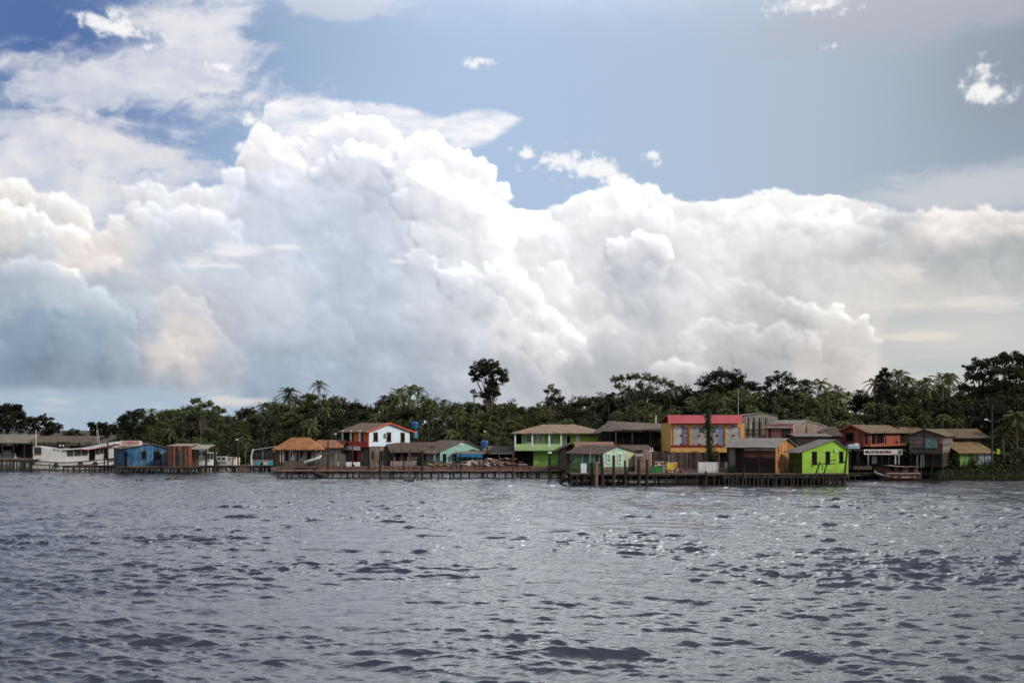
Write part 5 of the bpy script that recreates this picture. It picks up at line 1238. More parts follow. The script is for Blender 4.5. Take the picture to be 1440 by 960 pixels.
for px in (81.5, 86.2): b.tube((X(px), .82, Z(626.2)), (X(px), .90, Z(626.2)), .17, .17, 8)
b.build('roof_lamp', WHITE, r)
for px, py in ((79, 654), (113.5, 652), (133.5, 652)):      # tyre fenders
    b = MB(); c = Vector((X(px), -.12 if px < 130 else .15, Z(py))); rr = .36; n = 12
    for i in range(n): t0, t1 = 2 * math.pi * i / n, 2 * math.pi * (i + 1) / n; b.tube(c + Vector((math.cos(t0) * rr, 0, math.sin(t0) * rr)), c + Vector((math.cos(t1) * rr, 0, math.sin(t1) * rr)), .13, None, 6)
    b.build('fender', mat('rubber', (.02, .02, .02), dirt=0), r)

def boat(label, x0, x1, y_deck, D, bow, m, cabin=None, canopy=None, B=2.0, rise=.5, name='small_boat', cm=None, stripe=None, tilt=0.0):
    K = D / 1400; L = (x1 - x0) * K; r = thing(name, label, 'boat', (wx(x0, D), D, 0)); X = lambda p: (p - x0) * K; Z = lambda p: wz(p, D)
    zd = Z(y_deck); sh = lambda t: zd + rise * t ** 3 + .12 * (1 - t) ** 2
    hull(MB(), L, B, -.35, sh, bow).build('hull', m, r, loc=(0, B / 2, 0))
    b = MB(); b.box(L * .05, -.03, zd - .14, L * .8, .06, zd - .04) if bow == 'right' else b.box(L * .2, -.03, zd - .14, L * .95, .06, zd - .04); b.build('rubbing_strake', stripe or DARKW, r)
    if cabin:
        a, c, y0, y1 = cabin; MB().box(X(a), .35, Z(y1), X(c), B - .35, Z(y0)).build('cabin', cm or m, r)
        k = max(1, int((c - a) / 6)); 
        for i in range(k):
            u0 = a + (c - a) * (i + .18) / k; u1 = a + (c - a) * (i + .82) / k; MB().box(X(u0), .31, Z(y0 + (y1 - y0) * .62), X(u1), .349, Z(y0 + (y1 - y0) * .2)).build('window', PANE, r)
    if canopy:
        a, c, ya, yc, mm = canopy; b = MB(); b.slab([(X(a), -.1, Z(ya)), (X(c), -.1, Z(yc)), (X(c), B + .1, Z(yc)), (X(a), B + .1, Z(ya))], .09); b.build('canopy', mm, r)
        for p in (a + .8, (a + c) / 2, c - .8):
            for y in (.1, B - .1): MB().tube((X(p), y, zd), (X(p), y, Z(ya + (yc - ya) * (p - a) / (c - a)) - .09), .035, None, 5).build('canopy_post', GALV, r)
    return r
boat('pale boat half hidden under the boat shed at the far left', -6, 25, 638.5, 207, 'right', HULLG, cabin=(2, 14, 633, 638), B=2.2)
boat('white boat with squared stern moored under the pale awning', 274.5, 301, 646.5, 199, 'right', HULLW, cabin=(276, 289, 632, 645), cm=mat('boat_cabin_shadow', (.16, .18, .19)), canopy=(290, 300.5, 636, 636.6, CREAM), B=2.4, rise=.1, stripe=mat('boat_stripe_dark', (.08, .06, .06)))
boat('grey launch with low windows right of the squared white boat', 303, 319, 650, 201, 'left', HULLG, cabin=(304.5, 317, 641.5, 649), cm=mat('launch_grey', (.42, .43, .44)), B=2.0)
boat('cream hull of a beached boat left of the leaning lamp post', 319, 335.5, 643.5, 203, 'right', CREAM, B=2.2, rise=.05)
boat('long low boat with turquoise patches and white canopy by the tiled house', 349, 401, 647.5, 197, 'left', HULLW, cabin=(357, 384, 634, 647), cm=mat('dark_cabin', (.03, .028, .03)), canopy=(353, 386, 632.4, 627.5, mat('pale_blue_canopy', (.62, .68, .70), dirt=.15)), B=2.6, rise=.25)
r_ = [o for o in COL.objects if o.get('label', '').startswith('long low boat with turq')][0]; K = 197 / 1400; Z = lambda p: wz(p, 197)
for a, c in ((361.5, 366), (377.5, 384)): MB().box((a - 349) * K, -.06, Z(655.5), (c - 349) * K, -.01, Z(648.5)).build('turquoise_panel', mat('turquoise', (.05, .42, .48), dirt=.1), r_)
MB().path([((354.5 - 349) * K, -.2, Z(656)), ((353.6 - 349) * K, -.2, Z(642)), ((356.5 - 349) * K, -.2, Z(631))], [.16, .14, .12], 8).build('stem_post', HULLW, r_)
MB().box((366.5 - 349) * K, -.05, Z(655.5), (370 - 349) * K, -.01, Z(650)).build('hatch', VOID, r_)
# canoe propped on the walkway
D = 180; a = Vector((wx(428, D), D, wz(650.2, D))); b_ = Vector((wx(453.5, D), D, wz(642.2, D))); d = b_ - a
r = thing('canoe', 'white canoe propped up at a slant beside the tiled house', 'canoe', a); r.rotation_euler[1] = -math.atan2(d.z, d.x)
hull(MB(), d.length, .8, -.22, lambda t: .26 + .12 * (2 * t - 1) ** 2, n=12, stern=.3).build('hull', WHITE, r); MB().box(.5, -.3, .1, .6, .3, .2).box(2, -.38, .12, 2.1, .38, .22).build('thwart', DARKW, r)
r2 = thing('trestle', 'rough trestle holding up the slanting white canoe', 'trestle', (a.x, D, 1.15))
for x, h_ in ((.5, .9), (2.6, 1.5)): MB().bar((x - .25, -.1, 0), (x + .1, 0, h_), .1, .1).bar((x + .3, .1, 0), (x - .05, 0, h_), .1, .1).build('leg', DARKW, r2)
# wooden boat at the right
boat('dark wooden boat with reddish cabin and pale gunwale below the shop banner', 1233.5, 1297, 664.5, 156.5, 'left', mat('dark_red_hull', (.08, .035, .03), dirt=.3), cabin=(1251, 1292, 656, 664), cm=mat('brown_cabin', (.13, .075, .055), kind='planks', pitch=.5), B=2.4, rise=1.0, name='wooden_boat', stripe=mat('pale_gunwale', (.55, .45, .38)))
r_ = [o for o in COL.objects if o.get('label', '').startswith('dark wooden boat')][0]; K = 156.5 / 1400; Z = lambda p: wz(p, 156.5); X = lambda p: (p - 1233.5) * K
b = MB(); b.slab([(X(1250), -.15, Z(653.8)), (X(1271), -.15, Z(655.4)), (X(1271), 2.6, Z(655.4)), (X(1250), 2.6, Z(653.8))], .1); b.build('cabin_roof', mat('tan_roof', (.48, .38, .29)), r_)
b = MB(); b.box(X(1271), 0, Z(656.5), X(1293), 2.4, Z(655.7)); b.build('stern_roof', mat('brown_board_roof', (.16, .10, .07)), r_)
b = MB(); b.path([(X(1233.8), 1.2, Z(661)), (X(1234.6), .95, Z(665)), (X(1241), .4, Z(667.5)), (X(1252), .0, Z(669.4))], [.10, .16, .14, .05], 6); b.build('pale_bow_rail', mat('dirty_white_rail', (.42, .37, .36)), r_)
MB().box(X(1267), -.1, Z(671.6), X(1281), -.02, Z(669.7)).box(X(1284), -.1, Z(671.2), X(1287.4), -.02, Z(669.5)).box(X(1256), -.1, Z(671), X(1261.5), -.02, Z(669.8)).build('pale_plank', mat('tan_plank', (.50, .38, .28)), r_)
for p in (1252, 1264, 1279): MB().box(X(p), .29, Z(664), X(p + 7), .345, Z(656.6)).build('opening', VOID, r_)

# ---------------------------------------------------------------- posts, lamps
def vpole(label, px, D, y0, y1, r0=.14, m=None, lean=0.0, name='mooring_post', cat='post', cap=None):
    z0, z1 = wz(y1, D), wz(y0, D); r = thing(name, label, cat, (wx(px, D), D, z0))
    MB().path([(0, 0, -.9 if z0 < .8 else 0), (lean * .4 + .02, 0, (z1 - z0) * .5), (lean, 0, z1 - z0)], [r0, r0 * .95, r0 * .85], 8).build('shaft', m or DARKP, r)
    if cap: MB().box(lean - r0 * 1.3, -r0 * 1.3, z1 - z0 - cap[1], lean + r0 * 1.3, r0 * 1.3, z1 - z0 + .02).build('wrap', cap[0], r)
    return r
WARMP = mat('warm_brown_post', (.24, .135, .10), dirt=.3)
vpole('thick dark trunk post beside the squared white boat', 302, 189, 632, 663, .26)
vpole('thin dark post in front of the awning boat', 290.5, 186.5, 630, 664, .11)
vpole('dark post at the left corner of the pale awning', 274, 185, 632, 665, .12)
vpole('crooked dark stake between the grey launch and the lamp post', 325, 189.5, 640, 662, .09, lean=.5)
vpole('dark post at the bow of the riverboat by the blue shack', 146.5, 190, 640, 660, .14, m=mat('reddish_black_post', (.06, .03, .03)))
vpole('taller dark post at the bow of the riverboat', 151.5, 190, 621, 660, .15, m=mat('reddish_black_post', (.06, .03, .03)))
vpole('short dark mooring post before the riverboat stern', 69.5, 189, 651, 661, .12)
vpole('tall dark pole before the orange tiled annex', 461.3, 170, 619, 664, .13)
vpole('dark pole in front of the red and white veranda corner', 495.4, 169.6, 623, 657, .11)
vpole('tall dark post at the near corner of the veranda house', 519, 169.5, 628, 661, .16)
vpole('dark post rising through the pier before the grey brown shack', 534.5, 165, 640, 673, .20)
vpole('pair of dark piles standing above the deck left of the teal house', 567.5, 166, 641, 662, .11)
vpole('slim mooring pole planted in the water before the brown shack', 575.5, 163.3, 636, 674, .09, m=mat('pole_grey_brown', (.12, .09, .07)))
vpole('tallest thick pole before the teal house', 593.5, 164.4, 633, 672, .19)
vpole('slender pole left of the blue tarpaulin', 647.5, 164.6, 636, 671, .10)
vpole('bracket pole under the tarpaulin with short arm', 641.8, 167, 635, 660, .10)
vpole('reddish thin pole before the grey tin shelter', 702, 164.6, 637, 671, .11, m=mat('reddish_pole', (.10, .05, .045)))
vpole('dark pole before the black roofed shelter', 721.6, 164.6, 634, 672, .15, m=mat('reddish_pole', (.08, .045, .04)))
vpole('thick dark post with white cap left of the leaning piles', 773.2, 162.5, 635, 675, .24, cap=(WHITE, .28))
vpole('short stump in the water left of the leaning pile', 769.5, 148.4, 676, 680.2, .12, lean=.22, name='stump')
stick('big leaning pile at the left end of the cottage pier', [(788.5, 681, 0), (794, 667, .1), (801, 652, .1), (806, 643.5, .1)], 146.2, .26)
stick('second leaning pile crossing the big one near the cottage', [(790, 680, 0), (796, 664, .2), (800, 650, .2)], 147.5, .16)
vpole('thin pale bent pole before the cottage door', 829, 143.4, 630, 668, .11, m=mat('pale_pole', (.26, .21, .15)), lean=.1)
vpole('warm brown thick mooring post before the cottage window', 838.3, 142.6, 649, 683, .25, m=WARMP)
vpole('dark pile left of the warm brown post', 832.4, 143.2, 650, 680, .20)
vpole('tall dark pile at the near corner of the cottage', 847.4, 143.0, 640, 682, .24, m=mat('reddish_black_pile', (.05, .03, .03)), lean=-.15)
vpole('dark pile before the mossy gable wall', 863, 143.2, 640, 676, .22, m=mat('reddish_black_pile', (.05, .03, .03)))
vpole('dark stake forming the left arm of a V before the gable', 879.3, 143.2, 647, 675, .17, lean=-.05)
stick('dark stake forming the right arm of a V before the gable', [(881.5, 667, 0), (884, 657, 0), (887.5, 647.3, 0)], 143.3, .12)
vpole('thick brown black mooring post before the pinkish block', 898.6, 142.8, 645, 683, .24, m=mat('brown_black_post', (.055, .035, .03)))
vpole('thick black mooring post right of the pinkish block', 909.8, 143.0, 646, 682, .22)
vpole('short black bollard before the left white box', 992.5, 143.5, 662, 675, .16)
vpole('short black post before the right white box', 1045.6, 143.6, 655, 672, .17)
vpole('tall thin pole with wires above the yellow house roof', 1038, 176, 545, 600, .05, m=GALV)
def lamp_post(label, px, D, y0, y1, side=1, arm=1.0, r0=.10):
    z0, z1 = wz(y1, D), wz(y0, D); r = thing('street_lamp', label, 'street lamp', (wx(px, D), D, z0)); H_ = z1 - z0
    MB().tube((0, 0, 0), (0, 0, H_), r0, r0 * .75, 8).build('pole', mat('dark_pole', (.06, .05, .045)), r); MB().tube((0, 0, H_ - .3), (side * arm, -.1, H_), .035, None, 5).build('arm', GALV, r)
    MB().box(side * arm - .24, -.25, H_ - .06, side * arm + .24, .05, H_ + .14).build('lamp_head', WHITE, r)
lamp_post('dark street lamp standing behind the cream hull', 334.8, 188, 618, 662, -1, .15, .15)
lamp_post('street lamp behind the white veranda house roof line', 474, 198, 610, 655, -1, .3)
lamp_post('street lamp between the teal house and the green balcony house', 686, 196, 606.5, 655, -1, .6)
lamp_post('tall street lamp at the ochre roofed shed on the right', 1395, 163, 590, 656, -1, 1.0, .17)
r = [o for o in COL.objects if o.get('label', '').startswith('tall street lamp')][0]; MB().tube((0, 0, wz(590, 163) - wz(656, 163)), (0, 0, wz(566, 163) - wz(656, 163)), .12, .09, 8).build('pole_top', mat('dark_pole', (.06, .05, .045)), r)
def wires(label, p, q, sag, n=3):
    r = thing('power_line', label, 'cable', p); p = Vector(p); q = Vector(q)
    for k in range(n):
        pts = [(p.lerp(q, i / 14) - p + Vector((0, 0, -sag * 4 * (i / 14) * (1 - i / 14) + k * .32))) for i in range(15)]; MB().path(pts, [.018] * 15, 4).build('wire', DARKW, r)
wires('slack power lines from the street lamp towards the red house', (wx(1395, 163), 163, wz(575, 163)), (wx(1262, 190), 190, wz(596, 190)), .6, 2)

# ---------------------------------------------------------------- goods on the right pier
D = 147.6; zb = 1.64
def crate(label, x0, x1, y0, y1, m, name='crate', D=D, cat='crate', dep=.8, lid=None):
    K = D / 1400; w = (x1 - x0) * K; hgt = (y1 - y0) * K; r = thing(name, label, cat, (wx((x0 + x1) / 2, D), D, wz(y1, D))); t = .06
    b = MB(); b.box(-w / 2, 0, 0, w / 2, t, hgt).box(-w / 2, dep - t, 0, w / 2, dep, hgt).box(-w / 2, t, 0, -w / 2 + t, dep - t, hgt).box(w / 2 - t, t, 0, w / 2, dep - t, hgt).box(-w / 2 + t, t, 0, w / 2 - t, dep - t, t)
    b.box(-w / 2 - .03, -.03, hgt - .1, w / 2 + .03, dep + .03, hgt - .02); b.build('shell', m, r)
    if lid: MB().box(-w / 2 - .05, -.05, hgt + .003, w / 2 + .05, dep + .05, hgt + .09).build('lid', lid, r)
    return r
GC = mat('green_plastic', (.03, .26, .04), rough=.4, dirt=.1, var=.12); GC2 = mat('dark_green_plastic', (.06, .16, .06), rough=.4, dirt=.2)
crate('dark green plastic crate at the left of the pier goods', 914.5, 921, 656, 664.6, GC2); crate('bright green plastic crate in the middle of the pier goods', 921.6, 929.4, 656, 664.6, GC)
r = thing('market_table', 'white table with red tubs behind the green crates', 'table', (wx(928, 148.8), 148.8, zb)); 
MB().box(-.75, 0, 1.0, .95, .8, 1.08).build('table_top', WHITE, r)
for x in (-.7, .85):
    for y in (.05, .7): MB().box(x, y, 0, x + .08, y + .06, 1.0).build('leg', WHITE, r)
b = MB(); b.box(-.72, .1, 1.083, -.3, .5, 1.5).box(.15, .1, 1.083, .62, .6, 1.5); b.build('red_tubs', mat('red_brown_tub', (.36, .09, .06)), r); MB().box(-.28, .15, 1.083, .13, .6, 1.44).box(-.75, .05, 1.51, .68, .7, 1.58).build('white_boxes', CREAM, r)
r = thing('white_fridge', 'upright white cooler box between the green crate and the yellow cart', 'cooler', (wx(933.8, 148), 148, zb)); MB().box(-.2, 0, 0, .24, .5, .9).build('body', WHITE, r); MB().box(-.22, -.02, .903, .26, .52, .98).build('lid', HULLG, r)
r = thing('vending_cart', 'yellow and orange street cart with a large wheel', 'cart', (wx(944.5, 147.6), 147.6, zb))
b = MB(); b.prism([(-.72, .42), (.62, .42), (.86, .70), (.80, 1.48), (-.50, 1.42), (-.74, 1.18)], 'y', 0, .9); b.build('body', mat('cart_yellow', (.72, .56, .10), rough=.4, dirt=.1), r)
MB().box(.34, -.03, .85, .74, -.004, 1.36).build('orange_panel', mat('cart_orange', (.70, .20, .04), rough=.4, dirt=.05), r); MB().box(-.76, -.03, 1.43, .84, .93, 1.51).build('cart_roof', mat('cart_cream', (.72, .60, .42), dirt=.1), r)
b = MB(); c = Vector((.84, -.08, .42)); n = 16
for i in range(n): t0, t1 = 2 * math.pi * i / n, 2 * math.pi * (i + 1) / n; b.tube(c + Vector((math.cos(t0), 0, math.sin(t0))) * .36, c + Vector((math.cos(t1), 0, math.sin(t1))) * .36, .06, None, 6)
wh = b.build('wheel', mat('tyre_grey', (.10, .10, .09)), r); b = MB(); b.tube(c + Vector((0, -.02, 0)), c + Vector((0, .05, 0)), .30, .30, 14); b.build('rim', mat('rim_green_grey', (.32, .36, .27)), wh)
MB().tube((-.35, .4, 1.5), (-.35, .4, 2.7), .03, None, 5).build('umbrella_pole', WHITE, r)
r = thing('red_basin', 'glossy red basin lying in front of the yellow cart', 'basin', (wx(941.5, 146.2), 146.2, zb)); MB().tube((0, 0, 0), (0, 0, .38), .34, .50, 16).build('bowl', mat('red_plastic', (.55, .02, .02), rough=.3, dirt=0), r); MB().box(-.3, -.56, .12, .02, -.44, .24).box(.2, -.54, .14, .42, -.42, .26).build('white_label', WHITE, r)
r = thing('sack', 'small red bundle at the right of the yellow cart', 'bundle', (wx(957.5, 148), 148, zb)); rs = random.Random(5); b = MB(); b.path([(0, 0, 0), (.03, 0, .25), (-.03, 0, .5), (0, 0, .7)], [.28, .34, .26, .08], 9); b.build('cloth', mat('crimson_cloth', (.30, .03, .06)), r)
r = thing('white_post_stand', 'white painted post with an ornate bracket right of the pinkish block', 'post', (wx(915.3, 150), 150, zb)); MB().tube((0, 0, 0), (0, 0, 3.1), .10, .07, 8).build('pole', mat('greenish_white', (.50, .53, .44)), r)
MB().box(-.35, -.05, 3.1, .45, .1, 3.2).box(.15, -.05, 3.2, .3, .05, 3.65).tube((0, 0, 3.2), (-.1, 0, 3.8), .06, .03).build('bracket', WHITE, r)
WB = mat('white_chest', (.66, .65, .60), dirt=.3, var=.1)
def chest(label, x0, x1, n, D=148.6):
    K = D / 1400; w = (x1 - x0) * K; r = thing('white_chest', label, 'chest', (wx(x0, D), D, zb)); hgt = 1.42
    MB().box(0, 0, 0, w, .9, hgt).build('body', WB, r); MB().box(-.03, -.03, hgt + .003, w + .03, .93, hgt + .08).build('lid', WHITE, r)
    b = MB(); 
    for i in range(1, n): b.box(w * i / n - .02, -.02, .03, w * i / n + .02, -.002, hgt - .03)
    b.build('seam', HULLG, r); return r
chest('white rectangular chest with green stains under the vine covered stump', 982.5, 1010.8, 3); chest('white rectangular chest with a small cone tent behind it beside the plank shed', 1021.5, 1056, 4)
r = thing('beach_umbrella', 'small cream folded parasol above the right white chest', 'umbrella', (wx(1034.5, 150), 150, zb)); MB().tube((0, 0, 0), (0, 0, 2.45), .035, None, 6).build('pole', WHITE, r); b = MB(); b.tube((0, 0, 1.75), (0, 0, 2.42), .72, .06, 12); b.build('canopy', mat('cream_canvas', (.62, .58, .45), dirt=.2), r); MB().box(-.35, -.2, 1.46, .35, .2, 1.7).build('cloth', WHITE, r)
r = thing('potted_shrub', 'dark leafy shrub behind the right white chest', 'shrub', (wx(1042.5, 150.2), 150.2, zb)); b = MB(); rs = random.Random(9)
for c, rr, n in (((0, 0, 1.9), .5, 160), ((.7, 0, 1.7), .35, 90), ((.3, 0, 1.3), .4, 80)): leaf_cloud(b, c, rr, n, .1, rs)
b.build('foliage', GLEAF, r); MB().tube((0.2, 0, 0), (.15, 0, 1.5), .08, .05).build('stem', DARKW, r)
r = thing('shrub', 'dark green bush before the right white chest', 'shrub', (wx(1028, 146.4), 146.4, zb)); b = MB()
for c, rr, n in (((0, 0, .5), .55, 220), ((-.6, 0, .4), .4, 130), ((.6, 0, .45), .42, 130)): leaf_cloud(b, c, rr, n, .1, rs)
b.build('foliage', GLEAF, r); MB().tube((0, 0, 0), (0, 0, .5), .06).build('stem', DARKW, r)
# drowned branches in the river
def snag(label, px, py, w, n, seed):
    D = wdist(py); rs = random.Random(seed); r = thing('driftwood', label, 'driftwood', (wx(px, D), D, 0)); b = MB()
    for i in range(n): 
        x = rs.uniform(-.5, .5) * w; p = [(x, rs.uniform(-.3, .3), -.1), (x + rs.uniform(-.3, .3), 0, rs.uniform(.05, .22)), (x + rs.uniform(-.6, .6), 0, rs.uniform(.05, .42))]; b.path(p, [.09, .07, .03], 5)
    b.build('branches', DARKP, r)
snag('half sunk branches in the water before the blue shack', 197, 675.5, 1.3, 5, 1); snag('low driftwood in the water right of the blue shack', 238, 674.3, 2.2, 9, 2); snag('small driftwood piece before the rusty red shack', 254, 674.8, 1.4, 6, 3)
snag('branches sticking up before the teal house pier', 574, 676.5, 1.2, 8, 4); snag('scattered driftwood right of the slim mooring pole', 587, 676.3, 3.0, 12, 5); snag('tiny floating snag left of the main pier', 396, 672.5, .6, 4, 6)
stick('dark fallen timber sloping from the pier into the water', [(462, 675, 0), (452, 669, .3), (440, 663.5, .6)], 163.6, .55, name='fallen_timber', cat='timber')
r = thing('wooden_box', 'square brown plank box at the water near the leaning lamp post', 'box', (wx(335.7, 187.5), 187.5, -.2)); w = 8.6 * 187.5 / 1400; MB().box(0, 0, 0, w, 1.2, 1.05).build('shell', mat('box_brown', (.20, .13, .09), kind='boards', pitch=.3), r); MB().box(-.05, -.05, 1.053, w + .05, 1.25, 1.15).build('lid', DECKM, r)
r = thing('hut', 'small brown plank hut with window at the left of the tiled house', 'hut', (wx(384, 188), 188, 1.15)); MB().box(0, 0, 0, 1.4, 1.5, 2.5).build('wall', BROWNW, r); MB().box(.15, -.04, 1.1, .95, .0, 2.0).build('shutter', mat('orange_brown_shutter', (.26, .13, .07), kind='planks'), r); MB().slab([(-.7, -.5, 2.6), (1.7, -.5, 2.95), (1.7, 1.8, 2.95), (-.7, 1.8, 2.6)], .08).build('roof', BROWNR, r)
r = thing('garden_plants', 'tuft of yellow green garden plants on the teal house porch', 'plants', (wx(617, 186.3), 186.3, 1.17)); b = MB(); rs = random.Random(21)
for i in range(10): leaf_cloud(b, (rs.uniform(-1.8, 1.2), rs.uniform(-.3, .3), rs.uniform(.3, .9)), rs.uniform(.2, .4), 50, .10, rs)
b.build('foliage', foliage('yellow_green_leaves', (.07, .10, .03), (.22, .22, .08)), r)
r = thing('garden_plants', 'green creeper and plants growing under the cottage side window', 'plants', (wx(811, 149), 149, 1.5)); b = MB()
for i in range(10): leaf_cloud(b, (rs.uniform(-1.0, 1.0), rs.uniform(-.3, .3), rs.uniform(.2, .9)), rs.uniform(.2, .4), 50, .09, rs)
b.build('foliage', foliage('yellow_green_leaves', (.07, .10, .03), (.22, .22, .08)), r)

# ---------------------------------------------------------------- vegetation
LEAF = foliage('forest_leaves', (.026, .032, .012), (.125, .148, .050)); LEAFD = foliage('dark_leaves', (.016, .020, .010), (.065, .072, .028)); PALML = foliage('palm_fronds', (.034, .044, .014), (.14, .165, .055))
BARK = mat('bark', (.10, .085, .065), var=.3, dirt=.2); PBARK = mat('palm_bark', (.17, .145, .11), var=.3, dirt=.2); DEADF = foliage('dead_fronds', (.10, .06, .03), (.24, .14, .07))
def frond(mb, base, az, up, L, droop, rs, nl=9, wl=.10, ll=.62):
    d = Vector((math.cos(az), math.sin(az), 0)); pts = []; n = 8
    for i in range(n + 1):
        t = i / n; pts.append(Vector(base) + d * L * (t * math.cos(up) * (1 - .10 * t)) + Vector((0, 0, L * (math.sin(up) * t - droop * t * t))))
    side = Vector((-d.y, d.x, 0))
    for i in range(n):       # rachis
        a, b = pts[i], pts[i + 1]; w = .035 * (1 - i / n) + .012; mb.add([a - side * w, a + side * w, b + side * w, b - side * w], [(0, 1, 2, 3)])
    for k in range(nl):
        t = .14 + .84 * k / (nl - 1); f = t * n; i = min(int(f), n - 1); p = pts[i].lerp(pts[i + 1], f - i); tan = (pts[i + 1] - pts[i]).normalized()
        l = ll * (math.sin(math.pi * (.12 + .80 * t)) ** .6) * rs.uniform(.8, 1.15)
        for s in (-1, 1):
            tip = p + (side * s * .80 + tan * .55 + Vector((0, 0, -.35 - .3 * rs.random()))).normalized() * l; w = tan * wl
            mb.add([p - w, p + w, tip + w * .15], [(0, 1, 2)])
def make_palm(seed, nf, L, label_none=None, droop=.5, spread=(-.35, 1.3), Ht=10.0, thin=.11, wl=.10):
    """returns a root with trunk, crown and hanging dead fronds; crown centre at height Ht"""
    rs = random.Random(seed); r = thing('palm_tree', None, 'palm', (0, 0, 0))
    bend = rs.uniform(-.5, .5); bx = lambda t: bend * t * t
    MB().path([(bx(i / 6), 0, Ht * i / 6) for i in range(7)], [thin * (1.5 - .6 * i / 6) for i in range(7)], 7).build('trunk', PBARK, r)
    mb = MB()
    for i in range(nf):
        up = spread[0] + (spread[1] - spread[0]) * ((i + .5) / nf); frond(mb, (bx(1), 0, Ht), i * 2.399 + rs.uniform(-.3, .3), up, L * rs.uniform(.8, 1.12), droop * rs.uniform(.7, 1.3) + max(up, 0) * .25, rs, wl=wl)
    mb.tube((bx(1), 0, Ht - .8), (bx(1), 0, Ht + .3), thin * 1.3, thin * .7, 6); mb.build('crown', PALML, r)
    if seed % 2:
        mb = MB()
        for i in range(3): frond(mb, (bx(1), 0, Ht - .3), rs.uniform(0, 6.28), -.9, L * .6, .3, rs, wl=.08, ll=.4)
        leaf_cloud(mb, (bx(1), 0, Ht - .75), .30, 40, .10, rs); mb.build('dead_fronds', DEADF, r)
    return r
def make_broad(seed, Ht, lobes, size=.22, m=None, nper=300, trunk_r=.28, cat='tree', name='forest_tree'):
    """lobes: (x, y, z, r) in local metres"""
    rs = random.Random(seed); r = thing(name, None, cat, (0, 0, 0)); fork = Ht * .5
    b = MB(); b.path([(0, 0, 0), (rs.uniform(-.2, .2), 0, fork * .5), (0, 0, fork)], [trunk_r, trunk_r * .8, trunk_r * .65], 8)
    for (x, y, z, rr) in lobes:
        mid = (x * .4, y * .4, fork + (z - fork) * .55); b.path([(0, 0, fork * .95), mid, (x, y, z)], [trunk_r * .5, trunk_r * .3, .04], 5)
        for k in range(3):
            a = rs.uniform(0, 6.28); b.tube((x, y, z), (x + math.cos(a) * rr * .7, y + math.sin(a) * rr * .7, z + rs.uniform(-.2, .6) * rr), .05, .02, 4)
    b.build('trunk', BARK, r); mb = MB()
    for (x, y, z, rr) in lobes:     # every lobe is a crowd of small leaf clumps with gaps between
        for k in range(int(11 + rr * 9)):
            d = Vector((rs.gauss(0, 1), rs.gauss(0, 1), rs.gauss(0, .8))).normalized() * rr * rs.uniform(.15, 1.0); leaf_cloud(mb, (x + d.x, y + d.y, z + d.z * .8), rr * rs.uniform(.24, .46), int(nper / 11), size, rs, .75, .2)
    mb.build('crown', m or LEAF, r); return r
palms = [make_palm(i, 18 + (i * 3) % 5, 2.9 + .25 * (i % 3), droop=.30 + .07 * (i % 4), spread=(-.75, 1.35), wl=.15) for i in range(1, 6)]
broads = []
for i in range(5):
    rs = random.Random(50 + i); lob = [(rs.uniform(-2.0, 2.0) * (1.25 - abs(zz - 6) * .12), rs.uniform(-1.6, 1.6), zz + rs.uniform(-.5, .5), rs.uniform(1.1, 1.9)) for zz in (9.2, 8.6, 8.0, 7.4, 6.8, 6.2, 5.6, 5.0, 4.4, 3.8, 3.2)]
    broads.append(make_broad(60 + i, 8, lob, .20, nper=300))
for o in palms + broads: o.location = (0, 0, 0)
profile = [(165, 597), (175, 582), (200, 574), (232, 577), (262, 568), (300, 572), (322, 580), (350, 570), (392, 556), (410, 550), (440, 548), (480, 553), (500, 558), (530, 557), (560, 548), (600, 551), (640, 562), (660, 560), (712, 562),
           (735, 563), (765, 566), (800, 558), (850, 548), (900, 543), (940, 545), (962, 550), (985, 536), (1010, 528), (1045, 532), (1065, 545), (1090, 540), (1130, 543), (1165, 540), (1200, 548), (1225, 540), (1260, 532), (1300, 534), (1330, 538), (1352, 540), (1440, 530)]
ptop = lambda px: float(np.interp(px, [p[0] for p in profile], [p[1] for p in profile]))
sections = [(165, 275, 'behind the blue and rusty shacks'), (275, 385, 'behind the moored boats'), (385, 480, 'behind the orange tiled house'), (480, 600, 'behind the white gabled veranda house'), (600, 715, 'behind the teal house'),
            (715, 860, 'behind the green balcony house'), (860, 945, 'behind the dark barn'), (945, 1050, 'behind the yellow house'), (1050, 1180, 'behind the pink house'), (1180, 1275, 'behind the red house'), (1275, 1600, 'behind the grey gabled house')]
used = set()
